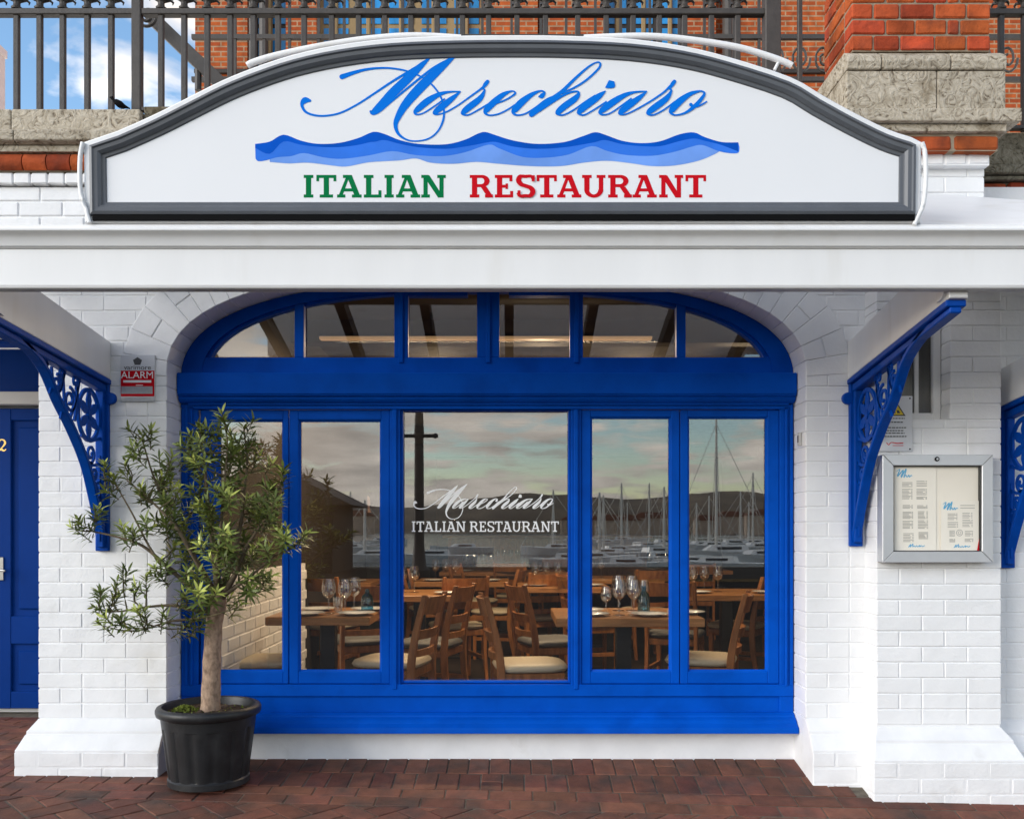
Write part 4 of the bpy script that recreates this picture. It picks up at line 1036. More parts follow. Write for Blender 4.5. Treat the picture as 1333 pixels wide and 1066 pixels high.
def pw(P, Y): return [W(x, y, SGY) + Vector((0, Y - SGY, 0)) for x, y in P]
# clean simplified path for the inset rings: drop the two tiny corner points
core = cat([(107,187)] + topA[2:-2] + [(1201,187)], 3)
core = [(107.5,184)] + [p for p in cat(topA[2:-2], 3)] + [(1201,184)] + [(1200, 291), (109, 291)]
b = MB(); b.loft([pw(core, -1.02), pw(core, SGY+.012), pw(inset(core, 1.2), SGY+.004), pw(inset(core, 3), SGY), pw(inset(core, 9.5), SGY)], caps=False)
b.sheet(pw(core, -1.02)); b.build('outer_casing', M['sign_edge'], sign, smooth=35)
steps = [(9, SGY-.001), (10.5, SGY-.014), (14, SGY-.018), (15.5, SGY-.012), (20, SGY-.010), (23.5, SGY-.003), (24.5, SGY+.004), (28, SGY+.006), (29.5, SGY+.014)]
b = MB(); b.loft([pw(inset(core, d), y) for d, y in steps], caps=False); b.build('frame_moulding', M['sign_grey'], sign, smooth=20)
b = MB(); b.sheet(pw(inset(core, 29), SGY+.012)); b.build('panel', M['sign_white'], sign)
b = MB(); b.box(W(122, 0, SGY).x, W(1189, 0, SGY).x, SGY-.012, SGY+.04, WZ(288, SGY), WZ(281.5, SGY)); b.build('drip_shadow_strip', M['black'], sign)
# lettering and wave on the panel
PYS = SGY + .0115
pc = lambda px, py, o: W(px, py, SGY) + Vector((0, PYS - SGY + o, 0))
pcw = lambda px, py, o: W(px, py, SGY) + Vector((0, PYS - SGY - .0006 + o, 0))
top_w = [(331,186),(350,183),(368,174),(390,181.5),(412,185.8),(440,184.8),(465,178.5),(480,172),(488,170.2),(500,173),(520,181),(545,186),(580,186.5),(605,180.5),(622,172.5),(632,170.5),(645,174.5),(668,181.5),(700,186),(735,183.5),(760,175.5),(775,170.8),(788,174),(810,181.8),(835,185),(860,182.5),(885,173.5),(904,171),(918,177),(940,183.5),(962,184)]
mid_b = [(963.5,190),(962,197.5),(950,198),(935,195),(915,187.5),(900,190),(880,196),(850,201.5),(815,200.5),(790,195),(770,189),(740,200),(710,204),(680,203),(650,192),(636,187),(605,197),(575,202),(540,200.5),(510,195.5),(480,201),(445,205.5),(420,203.5),(395,198),(378,202),(360,203.5),(345,207.5),(335,208.5),(331.5,205)]
light_b = [(937,196),(930,200),(910,208),(880,214),(850,215),(820,211),(790,208),(760,210.5),(730,215),(690,215),(650,212),(620,209.5),(590,212),(560,210.5),(541,205),(520,207.5),(480,210),(450,215.5),(430,214),(400,210.5),(375,211.5),(350,209.5)]
wv = thing('x', 'x', 'x') if False else None
def wave(top, bot, m, off):
    P = cat(top, 4) + cat(bot, 4); b = MB(); b.sheet([pc(x, y, -off) for x, y in P]); return b.build('wave', m, sign)
wave([(350,195)] + [(x, y+4) for x, y in top_w if 352 < x < 930] + [(936,190)], light_b, M['wave_light'], .0001)
wave(top_w, mid_b, M['wave_mid'], .0002)
drk = [(x, y) for x, y in top_w]
dt = [5, 16, 9, 5.5, 4, 5.5, 9, 12, 13, 8, 5, 4.5, 6, 9, 14, 14, 9, 8, 6.5, 7, 11, 13, 7, 4.5, 4, 6.5, 9, 8, 5, 4, 12]
wave(drk, [(x, y+t) for (x, y), t in reversed(list(zip(top_w, dt)))], M['wave_dark'], .0003)
script(pcw, 1.0).build('script_lettering', M['script_blue'], sign)
caps(pc, ITAL, 226.5, 256, .235, .135, .095).build('green_lettering', M['green'], sign)
caps(pc, REST, 226.5, 256, .235, .135, .095).build('red_lettering', M['red'], sign)
# bent rail behind the sign
for pts in ([(322,86),(330,81.5),(360,72.5),(420,60),(480,51),(540,47),(600,50)], [(760,50),(840,47.5),(900,52.5),(960,62),(1000,73.5),(1022,81.5),(1031,86)]):
    P = [W(x, y, -.98) for x, y in cat(pts, 5)]
    MB().tube(P, .0125, seg=10).build('back_rail', M['white_wood'], sign, smooth=60)
MB().tube([W(1014, 80, -.98), W(1008, 92, -.98)], .006).build('back_rail_stay', M['white_wood'], sign)

# loose cover strips hanging at the sign ends (white sealant drips)
for s, pts in ((-1, [(108,186),(104.5,205),(104,235),(106,255),(112,272),(117,290)]), (1, [(1200,186),(1204,200),(1205,235),(1202,265),(1197,278),(1190,293)])):
    P = [W(x, y, -1.135) for x, y in cat(pts, 4)]
    MB().tube(P, .009, seg=8).build('end_trim', M['sign_edge'], sign, smooth=60)

# ---------------------------------------------------------------- small plates and the menu case
al = thing('alarm_plate', 'small silver and red alarm plate on the white wall left of the window', 'sign', tuple(W(179, 523, -.006)))
AY = -.012
MB().box(WX(157, AY), WX(201.5, AY), AY, -.0045, WZ(522.5, AY), WZ(462, AY)).build('plate', M['sign_plate'], al, bevel=.001)
def pq(m, x0, x1, y0, y1, o, nm, par): MB().box(WX(x0, AY), WX(x1, AY), AY-o, AY-.00005, WZ(y1, AY), WZ(y0, AY)).build(nm, m, par)
pq(M['red'], 157.3, 201, 482.5, 516, .0004, 'red_band', al)
pq(M['silver_plate'], 158, 198.6, 503, 512.6, .0008, 'silver_band', al)
pq(M['silver_plate'], 157.3, 201, 517, 522.2, .0004, 'silver_band', al)
pq(M['white_flat'], 160.5, 197, 495, 498, .0008, 'white_line', al)
pq(M['white_flat'], 177, 186, 501, 502, .0008, 'white_line', al)
f = Flat(lambda px, py, o: W(px, py, AY - .0006 + o)); f.poly([(179 + 6.2*math.cos(-PI/2 + k*2*PI/5), 470.5 + 5.6*math.sin(-PI/2 + k*2*PI/5)) for k in range(5)]); f.mb.build('emblem', M['print_dark'], al)
text_mesh('lettering', 'ALARM', .0485, W(178.8, 488.6, AY-.0008), M['white_flat'], al, sx=1.05)
text_mesh('lettering', 'varimore', .033, W(179, 478.5, AY-.0004), M['print_dark'], al, sx=1.12)

wr = thing('warning_plate', 'white warning plate with yellow triangle half hidden by the blue bracket', 'sign', tuple(W(1163, 588, PY-.01)))
WY = PY - .012
MB().box(WX(1137, WY), WX(1188, WY), WY, PY-.0045, WZ(587.5, WY), WZ(515.5, WY)).build('plate', M['sign_plate'], wr, bevel=.001)
f = Flat(lambda px, py, o: W(px, py, WY - .0004 + o)); f.poly([(1146, 541.5), (1179, 541.5), (1162.5, 515.8)]); f.mb.build('triangle_border', M['print_dark'], wr)
f = Flat(lambda px, py, o: W(px, py, WY - .0008 + o)); f.poly([(1149, 539.8), (1176.2, 539.8), (1162.5, 518.8)]); f.mb.build('triangle', M['yellow'], wr)
f = Flat(lambda px, py, o: W(px, py, WY - .0012 + o)); f.poly([(1158, 531), (1164, 527.5), (1166, 531), (1160, 534)]); f.poly([(1162, 532), (1164, 532), (1166, 538), (1162, 538)]); f.poly([(1167, 534), (1170, 534), (1172, 538), (1168, 538)]); f.mb.build('pictogram', M['print_dark'], wr)
f = Flat(lambda px, py, o: W(px, py, WY - .0004 + o))
for y, a, c in ((544.5, 1156, 1178), (549.5, 1156, 1176), (556.6, 1151, 1180), (560.5, 1154, 1176), (563.8, 1153, 1177.5), (568, 1151, 1180)):
    x = a
    while x < c:
        e = min(c, x + random.uniform(2, 5)); f.poly([(x, y-.7), (e, y-.7), (e, y+.7), (x, y+.7)]); x = e + .8
tag(f.mb.build('small_print', M['print_dark'], wr), kind='stuff')
f = Flat(lambda px, py, o: W(px, py, WY - .0004 + o)); f.ribbon([(1154, 576, 1), (1157, 579, 1), (1160, 576, 1), (1168, 577, 1.4), (1176, 576.5, 1)]); f.poly([(1162, 579.5), (1176, 579.5), (1176, 580.3), (1162, 580.3)]); f.mb.build('red_mark', M['red'], wr)
b = MB()
for x, y in ((1184.5, 518.5), (1184.5, 584.5), (1140, 584.5)): b.tube([W(x, y, WY), W(x, y, WY-.003)], .004, seg=8)
b.build('screws', M['black'], wr)

MY = PY - .075
mc = thing('menu_case', 'square aluminium menu case with two cream menus mounted on the white pier', 'menu case', tuple(W(1221, 733, PY)))
mx0, mx1, mz0, mz1 = WX(1149, MY), WX(1293, MY), WZ(732, MY), WZ(591.5, MY)
MB().box(mx0+.002, mx1-.002, PY-.035, PY-.0048, mz0+.002, mz1-.002).build('back_box', M['alu'], mc)
fw = .052
def mitre(b, x0, x1, z0, z1, w, y0, y1):
    O = [(x0, z0), (x1, z0), (x1, z1), (x0, z1)]; I = [(x0+w, z0+w), (x1-w, z0+w), (x1-w, z1-w), (x0+w, z1-w)]; out_ = []
    for i in range(4):
        j = (i+1) % 4; e = .0006
        q = [O[i], O[j], I[j], I[i]]; c = (sum(p[0] for p in q)/4, sum(p[1] for p in q)/4)
        out_.append([(p[0] + (c[0]-p[0])*.004, p[1] + (c[1]-p[1])*.004) for p in q])
    return out_
for q in mitre(None, mx0, mx1, mz0, mz1, fw, 0, 0): MB().prism(q, MY, PY-.0355).build('frame_profile', M['alu'], mc, bevel=.002)
MB().box(mx0+fw-.004, mx1-fw+.004, PY-.044, PY-.036, mz0+fw-.004, mz1-fw+.004).build('backing', M['paper2'], mc)
b = MB(); ring_frame(b, mx0+fw+.0005, mx1-fw-.0005, mz0+fw+.0005, mz1-fw-.0005, .004, MY+.012, PY-.0445); b.build('gasket', M['rubber'], mc)
MB().box(mx0+fw+.001, mx1-fw-.001, MY+.008, MY+.011, mz0+fw+.001, mz1-fw-.001).build('cover_glass', M['glass_clear'], mc)
lk = MB(); lc = W(1219.5, 597.5, MY); lk.tube([lc, lc + Vector((0, -.006, 0))], .011, seg=16); lko = lk.build('lock', M['black'], mc, bevel=.001)
MB().tube([lc + Vector((0, -.006, 0)), lc + Vector((0, -.008, 0))], .005, seg=10).build('lock_core', M['alu'], lko)
PYc = PY - .046
s_ = 180/1199.0
def mp(zx, zy): return (1130 + zx*s_, 580 + zy*s_)
def paper(x0, y0, x1, y1, y):
    a = W(*mp(x0, y0), y); c = W(*mp(x1, y1), y); return MB().box(a.x, c.x, y-.0008, y, c.z, a.z).build('menu_sheet', M['paper'], mc)
p1 = paper(228, 180, 590, 920, PYc); p2 = paper(630, 478, 965, 918, PYc - .003)
def lines(par, y, blocks, m='print'):
    f = Flat(lambda px, py, o: W(px, py, y - .0012 + o*.2))
    for x0, x1, y0, y1, n in blocks:
        for i in range(n):
            yy = lerp(y0, y1, i/max(1, n-1)); e = x0 + (x1-x0)*random.uniform(.6, .95); a = mp(x0, yy-3); c = mp(e, yy+3)
            f.poly([(a[0], a[1]), (c[0], a[1]), (c[0], c[1]), (a[0], c[1])])
            a = mp(x1-12, yy-3); c = mp(x1, yy+3)
            f.poly([(a[0], a[1]), (c[0], a[1]), (c[0], c[1]), (a[0], c[1])])
    f.mb.build('menu_print', M[m], par)
lines(p1, PYc, [(295,385,320,355,4),(295,385,378,460,8),(420,510,308,350,4),(420,510,378,425,5),(420,510,445,462,3),(300,388,518,540,3),(425,515,520,542,3),(300,390,575,630,6),(300,390,655,715,6),(432,518,572,630,6),(432,520,650,715,6),(305,395,762,830,6),(438,520,752,805,6)])
lines(p2, PYc-.003, [(690,775,590,640,5),(690,780,665,705,4),(818,905,585,625,4),(818,908,645,700,5),(705,752,738,782,5),(840,910,742,780,4),(705,755,812,832,3),(838,912,808,830,3),(800,925,518,540,2)])
f = Flat(lambda px, py, o: W(px, py, PYc - .0046 + o*.2)); f.ribbon([(*mp(793+26*math.cos(a), 755+26*math.sin(a)), .8) for a in fr(0, 2*PI, 16)], 2); f.ribbon([(*mp(793+12*math.cos(a), 755+12*math.sin(a)), .7) for a in fr(0, 2*PI, 10)], 2); f.mb.build('menu_print', M['print'], p2)
def squiggle(par, y, ox, oy, k, end):
    f = Flat(lambda px, py, o: W(px, py, y - .0016 + o*.2))
    P = [(0,10,3),(30,-10,8),(10,50,12),(60,-5,9),(40,60,13),(85,-15,9),(65,62,12)]
    f.ribbon([(*mp(ox + a*k, oy + c*k), w*s_*k) for a, c, w in P], 5)
    f.ribbon([(*mp(ox + a*k, oy + c*k), w*s_*k) for a, c, w in [(65,60,8),(82,40,8),(92,58,8),(108,40,9),(112,58,7),(128,42,8),(end,50,5)]], 5)
    f.mb.build('menu_print', M['print_blue'], par)
squiggle(p1, PYc, 246, 215, 1, 135); squiggle(p2, PYc-.003, 648, 500, .95, 138)
for par, y, ox, oy in ((p1, PYc, 350, 862), (p2, PYc-.003, 745, 866)):
    f = Flat(lambda px, py, o: W(px, py, y - .0016 + o*.2)); f.ribbon([(*mp(ox + a, oy + c), 1.0) for a, c in [(0,18),(20,-8),(15,16),(40,-12),(36,14),(50,6),(60,14),(72,4),(80,14),(100,0),(98,14),(112,4),(125,12),(140,2)]], 4); f.mb.build('menu_print', M['print_blue'], par)
f = MB(); f.prism([(W(*mp(935, 925), PYc).x, W(*mp(935, 925), PYc).z), (W(*mp(990, 925), PYc).x, W(*mp(990, 925), PYc).z), (W(*mp(984, 640), PYc).x, W(*mp(984, 640), PYc).z)], PYc-.0085, PYc-.0075); f.build('red_card', M['red'], mc)
sb = thing('sensor_box', 'tiny grey box fixed to the white reveal right of the window', 'box', tuple(W(1038, 575, .1)))
MB().box(XR-.016, XR-.001, .06, .085, WZ(580, .07), WZ(563, .07)).build('case', M['grey_edge'], sb, bevel=.002)
MB().box(XR-.0175, XR-.016, .064, .081, WZ(576, .07), WZ(567, .07)).build('face', M['print_dark'], sb)

# ---------------------------------------------------------------- interior room
room = thing('dining_room', 'dim dining room with brown walls and tiled floor behind the blue window', 'room', (.5, 8, 0))
RX0, RX1, RYB, FZ = -1.62, 4.6, 15.5, -.03
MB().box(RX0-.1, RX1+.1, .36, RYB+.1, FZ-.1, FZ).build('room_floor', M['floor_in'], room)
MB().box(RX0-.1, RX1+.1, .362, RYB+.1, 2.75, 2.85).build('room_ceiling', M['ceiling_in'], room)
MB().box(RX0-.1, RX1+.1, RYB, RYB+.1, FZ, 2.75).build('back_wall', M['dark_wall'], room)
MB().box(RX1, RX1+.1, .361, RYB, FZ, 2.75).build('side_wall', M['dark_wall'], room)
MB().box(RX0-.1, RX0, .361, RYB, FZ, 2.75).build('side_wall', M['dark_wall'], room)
MB().box(RX0+.001, RX0+.06, .365, 2.4, FZ, .95).build('white_dado', M['white_brick'], room)
for k in range(12):
    z0 = FZ + .03 + k*CO
    if z0 + CO > .95: break
    y = .37 + (k % 2)*.11
    while y < 2.3:
        brick(room, RX0+.03, RX0+.064, y, y+.209, z0+.003, z0+CO-.004, M['white_brick']); y += .2185
MB().box(RX0-.1, RX1+.1, .362, .5, 2.55, 2.749).build('lintel', M['ceiling_in'], room)
for i in range(5):
    y = 2.2 + i*2.6
    MB().box(RX0, RX1, y, y+.14, 2.58, 2.749).build('ceiling_beam', M['rafter'], room)
# panelled back counter and bottle shelf
bar_ = thing('bar_counter', 'dark wooden bar counter at the back of the dining room', 'counter', (.5, 13, FZ))
MB().box(-1.2, 2.6, 13, 13.6, FZ, 1.05).build('front', M['wood'], bar_)
MB().box(-1.3, 2.7, 12.9, 13.7, 1.05, 1.1).build('top', M['table_wood'], bar_, bevel=.01)
# ceiling strip lights and bulbs, lit
M['strip_glow'] = mat('warm_strip_light', (1, .62, .30), .5, emit=.18)
M['bulb_glow'] = mat('warm_bulb', (1, .72, .40), .5, emit=22)
def strip_lamp():
    l = bpy.data.lights.new('strip_lamp', 'AREA'); l.shape = 'RECTANGLE'; l.size = 2.3; l.size_y = .05; l.energy = 58; l.color = (1, .74, .46)
    o = bpy.data.objects.new('strip_lamp', l); COL.objects.link(o); o.parent = st; o.location = (0, 0, WZ(441, 2.0) - .02 - 2.3)
st = thing('strip_light', 'long thin warm strip light under the dining room ceiling', 'lamp', (-.1, 2.0, 2.3))
zs = WZ(441, 2.0)
MB().box(WX(415, 2.0), WX(850, 2.0), 1.97, 2.03, zs+.012, zs+.04).build('housing', M['black_metal'], st)
MB().box(WX(417, 2.0), WX(848, 2.0), 1.965, 2.035, zs-.008, zs+.011).build('diffuser', M['strip_glow'], st)
strip_lamp()
MB().box(WX(560, 2.0), WX(563, 2.0), 1.995, 2.005, zs+.04, 2.75).build('hanger', M['black_metal'], st)
MB().box(WX(740, 2.0), WX(743, 2.0), 1.995, 2.005, zs+.04, 2.75).build('hanger', M['black_metal'], st)
def pendant(x, y, z, watt, label):
    p = thing('pendant_lamp', label, 'lamp', (x, y, z), group='pendant lamps in the dining room')
    b = MB(); b.lathe([(.0, .05), (.012, .045), (.026, .02), (.03, 0), (.024, -.022), (.0, -.034)], (x, y, z), 14); b.build('bulb', M['bulb_glow'], p, smooth=60)
    b = MB(); b.lathe([(.09, .0), (.085, .03), (.05, .075), (.018, .10), (.016, .12)], (x, y, z+.02), 18, caps=False); o = b.build('shade', M['black_metal'], p, smooth=60)
    MB().tube([(x, y, z+.12), (x, y, 2.75)], .004, seg=5).build('cord', M['black_metal'], p)
    l = bpy.data.lights.new('bulb_light', 'POINT'); l.energy = watt; l.color = (1, .74, .46); l.shadow_soft_size = .05
    lo = bpy.data.objects.new('bulb_light', l); COL.objects.link(lo); lo.parent = p; lo.location = (0, 0, -.05)
for x, y, w, lb in ((.25, 3.0, 15, 'pendant lamp in the middle of the dining room'), (2.0, 3.4, 13, 'pendant lamp at the right of the dining room'), (-.7, 4.3, 15, 'pendant lamp deeper in the room at left'), (1.2, 4.5, 15, 'pendant lamp deeper in the room at right')):
    pendant(x, y, min(2.58, EYE + 182*(D+y)/(S*D)), w, lb)
# chairs ---------------------------------------------------------------------
def superell(b, cx, cy, cz, a, c, h, n=20, m=8, e1=.45, e2=.6):
    sg = lambda v, p: math.copysign(abs(v)**p, v)
    b.loft([[(cx + a*sg(math.cos(t), e1)*math.cos(f)**e2, cy + c*sg(math.sin(t), e1)*math.cos(f)**e2, cz + h*sg(math.sin(f), e2)) for t in fr(0, 2*PI, n)[:-1]] for f in [max(-1.53, min(1.53, v)) for v in fr(-PI/2, PI/2, m)]])
def make_chair(seat):
    r = thing('dining_chair', 'x', 'chair', world=False)
    b = MB(); superell(b, .01, 0, .452, .21, .205, .03); b.build('seat_cushion', M[seat], r, smooth=60)
    b = MB(); b.box(-.18, .19, -.18, .18, .375, .425); b.build('seat_frame', M['wood'], r, bevel=.006)
    for s in (-1, 1):
        MB().loft([[(.165+i*w, s*.165+j*w, z) for i, j in ((-1,-1),(1,-1),(1,1),(-1,1))] for z, w in ((0, .014), (.4, .019))]).build('front_leg', M['wood'], r, bevel=.004)
        P = cat([(-.235, 0), (-.19, .2), (-.175, .42), (-.20, .62), (-.26, .86)], 5)
        MB().loft([[(x + i*w, s*.182 + j*.014, z) for i, j in ((-1,-1),(1,-1),(1,1),(-1,1))] for (x, z), w in zip(P, [.015+.008*math.sin(PI*min(1, k/len(P)*1.1)) for k in range(len(P))])]).build('back_post', M['wood'], r, bevel=.004)
        MB().bar((-.19, s*.17, .2), (.16, s*.165, .2), .02, .03).build('stretcher', M['wood'], r)
    def rail(z0, z1, xo, name):
        rings = []
        for t in fr(-1, 1, 8):
            bow = -.035*(1-t*t); y = t*.172
            rings.append([(xo(z0)+bow-.009, y, z0), (xo(z0)+bow+.009, y, z0), (xo(z1)+bow+.009, y, z1), (xo(z1)+bow-.009, y, z1)])
        MB().loft(rings).build(name, M['wood'], r, smooth=40)
    xo = lambda z: -.20 - (z-.62)*.25
    rail(.745, .845, xo, 'top_rail'); rail(.60, .655, xo, 'back_slat'); rail(.50, .54, lambda z: -.185, 'back_slat')
    return r
protos = {}
def chair(x, y, ang, label, seat='cream'):
    if seat not in protos: o = protos[seat] = make_chair(seat)
    else: o = copy_tree(protos[seat])
    o.location = (x, y, FZ); o.rotation_euler = (0, 0, ang); o['label'] = label; o['group'] = 'wooden dining chairs'
    return o
def at(px, d): return (px - CX) * d / (S*D)
def table(x0, x1, y0, y1, label, top=.74, ped=True):
    r = thing('dining_table', label, 'table', ((x0+x1)/2, (y0+y1)/2, FZ), group='dining tables'); xm, ym = (x0+x1)/2, (y0+y1)/2; z = FZ + top
    MB().box(x0, x1, y0, y1, z-.048, z).build('table_top', M['table_wood'], r, bevel=.004)
    MB().box(xm-.045, xm+.045, ym-.045, ym+.045, FZ+.02, z-.05).build('pedestal', M['black_metal'], r, bevel=.004)
    MB().box(xm-.22, xm+.22, ym-.22, ym+.22, FZ+.001, FZ+.02).build('foot_plate', M['black_metal'], r, bevel=.004)
    MB().box(xm-.2, xm+.2, ym-.04, ym+.04, z-.07, z-.0485).build('cleat', M['black_metal'], r)
    return r
TZ = FZ + .74
# wine glasses, plates, bottles
def glass_proto(k):
    b = MB()
    b.lathe([(r_*k, z_*k) for r_, z_ in ((.002, .0035), (.034, .003), (.035, .0), (.034, .0015), (.004, .006), (.0035, .05), (.004, .085), (.014, .094), (.03, .108), (.04, .13), (.0415, .15), (.037, .18), (.031, .205), (.0298, .205), (.0355, .18), (.0398, .15), (.0385, .13), (.029, .1095), (.012, .0965), (.001, .094))], seg=18)
    o = b.build('wine_glass', M['glass_ware'], None, smooth=50); return o
gp = {}
def glass(x, y, z, k, label):
    if k not in gp: o = gp[k] = glass_proto(k)
    else: o = gp[k].copy(); COL.objects.link(o)
    o.location = (x, y, z); tag(o, label, 'wine glass', 'wine glasses on the tables')
pp = []
def plate(x, y, z, label, k=1.0):
    if not pp:
        b = MB(); b.lathe([(.001, .004), (.06, .004), (.072, .012), (.108, .018), (.111, .0165), (.073, .009), (.06, .0), (.001, .0)], seg=28); pp.append(b.build('plate', M['china'], None, smooth=40)); o = pp[0]
    else: o = pp[0].copy(); COL.objects.link(o)
    o.location = (x, y, z+.0005); o.scale = (k, k, k); tag(o, label, 'plate', 'white plates on the tables')
def bottle(x, y, z, label, m='glass_blue', h=.14):
    b = MB(); b.lathe([(.034, 0), (.037, .01), (.037, h*.55), (.03, h*.72), (.014, h*.82), (.013, h*.97), (.015, h)], (x, y, z), 16); o = b.build('bottle', M[m], None, smooth=50); tag(o, label, 'bottle')
def tumbler(x, y, z, label):
    b = MB(); b.lathe([(.024, 0), (.031, .09), (.0297, .09), (.0232, .006), (.001, .006)], (x, y, z), 16); o = b.build('tumbler', M['glass_ware'], None, smooth=40); tag(o, label, 'glass', 'tumblers on the tables')
# left window table
d1 = 5.2
table(at(345, d1), at(481, d1), d1-D, d1-D+.66, 'oak table in the left window laid with three wine glasses')
for px, dd, lb in ((428, 5.42, 'wine glass at the left on the left window table'), (449, 5.40, 'wine glass in the middle on the left window table'), (461, 5.58, 'wine glass behind on the left window table')): glass(at(px, dd), dd-D, TZ, 1.0, lb)
for px, dd, lb in ((398, 5.32, 'front plate at the left end of the left window table'), (464, 5.33, 'front plate at the right end of the left window table'), (413, 5.62, 'rear plate at the left end of the left window table'), (480, 5.62, 'rear plate at the right end of the left window table')): plate(at(px, dd), dd-D, TZ, lb)
bottle(at(478, 5.5), 5.5-D, TZ, 'blue glass bottle on the left window table')
tumbler(at(440, 5.52), 5.52-D, TZ, 'tumbler beside the wine glasses on the left window table')
# right window table
d2 = 5.12
table(at(724, d2), at(918, d2), d2-D, d2-D+.70, 'oak table in the right window laid with plates and wine glasses')
for i, (px, dd, k) in enumerate(((806, 5.32, 1.0), (825, 5.32, 1.0), (789, 5.36, .8), (805, 5.62, 1.05), (822, 5.62, 1.05), (838, 5.66, .9))):
    glass(at(px, dd), dd-D, TZ, k, ('front left wine glass on the right window table', 'front right wine glass on the right window table', 'small wine glass at left on the right window table', 'rear left wine glass on the right window table', 'rear right wine glass on the right window table', 'small wine glass at the rear on the right window table')[i])
for px, dd, lb in ((768, 5.28, 'front plate at the left end of the right window table'), (846, 5.27, 'front plate at the right of the wine glasses on the right window table'), (763, 5.55, 'rear plate at the left end of the right window table'), (893, 5.4, 'plate at the right end of the right window table')): plate(at(px, dd), dd-D, TZ, lb)
bottle(at(838, 5.45), 5.45-D, TZ, 'blue glass bottle on the right window table', h=.16)
# chairs at the window tables
chair(at(338, 5.5), 5.5-D, .1, 'wooden chair with cream seat at the left end of the left window table')
chair(at(513, 5.5), 5.5-D, PI-.25, 'wooden chair with cream seat at the right end of the left window table')
chair(at(687, 5.35), 5.35-D, .12, 'wooden chair with cream seat facing right in the middle pane')
chair(at(915, 5.6), 5.6-D, PI-.3, 'wooden chair with cream seat at the right end of the right window table')
# deeper rows
chair(at(594, 7.6), 7.6-D, PI*.62, 'wooden chair with cream seat behind the lettering at left of middle pane')
chair(at(715, 6.5), 6.5-D, .35, 'wooden chair with grey seat behind the middle pane chair', 'grey_seat')
chair(at(702, 8.3), 8.3-D, 1.9, 'wooden chair with its back to the right mullion in the second row')
chair(at(880, 7.0), 7.0-D, 1.2, 'wooden chair with grey seat behind the right window table', 'grey_seat')
chair(at(560, 6.4), 6.4-D, PI-.3, 'wooden chair with grey seat beyond the left mullion', 'grey_seat')
chair(at(668, 11), 11-D, 1.4, 'wooden chair at the far table in the middle')
chair(at(620, 10.2), 10.2-D, -.3, 'wooden chair left of the far table in the middle')
chair(at(430, 7.6), 7.6-D, 1.3, 'wooden chair behind the left window table')
chair(at(840, 9), 9-D, 1.8, 'wooden chair at the far table at right')
chair(at(960, 7.6), 7.6-D, 2.6, 'wooden chair at the table behind the right sash')
chair(at(770, 7.8), 7.8-D, .2, 'wooden chair seen behind the right mullion')
def laid(px, d, w, label, n=3):
    x = at(px, d); table(x-w/2, x+w/2, d-D, d-D+.75, label)
    for i in range(n):
        glass(x - w*.3 + i*.1, d-D+.35 + .04*(i % 2), TZ, 1.0, 'wine glass %s on the %s' % (('at left', 'in the middle', 'at right', 'at the end')[i], label.replace('oak ', '')))
    plate(x - w*.3, d-D+.18, TZ, 'plate at the left of the ' + label.replace('oak ', '')); plate(x + w*.3, d-D+.18, TZ, 'plate at the right of the ' + label.replace('oak ', ''))
laid(540, 6.9, .8, 'oak table deeper in the room beside the left mullion')
laid(655, 10.8, 1.5, 'oak table far back in the middle of the room', 4)
laid(960, 7.0, .9, 'oak table deeper in the room behind the right sash')
laid(800, 9.2, 1.0, 'oak table far back at the right of the room')
laid(420, 8.6, .9, 'oak table far back at the left of the room')
laid(600, 8.7, .9, 'oak table in the third row left of the middle')
laid(735, 7.9, .8, 'oak table in the second row behind the right mullion')
laid(690, 13.4, 1.6, 'oak table at the very back before the counter', 4)
laid(890, 11.2, 1.2, 'oak table at the back behind the right sashes', 4)
chair(at(560, 9.2), 9.2-D, .3, 'wooden chair left of the third row table')
chair(at(645, 8.9), 8.9-D, PI-.2, 'wooden chair right of the third row table')
chair(at(905, 10.6), 10.6-D, 1.5, 'wooden chair at the back behind the right sashes')
chair(at(720, 12.6), 12.6-D, 1.7, 'wooden chair before the counter at the very back', 'grey_seat')
chair(at(470, 6.6), 6.6-D, 2.0, 'wooden chair behind the glasses of the left window table', 'grey_seat')
for i in range(14):
    x = -1.1 + i*.26
    bottle(x, 13.25 + .1*(i % 2), 1.1, '%s bottle from the left on the far bar counter' % ('first second third fourth fifth sixth seventh eighth ninth tenth eleventh twelfth thirteenth fourteenth'.split()[i]), 'glass_blue' if i % 3 else 'glass_ware', .3)

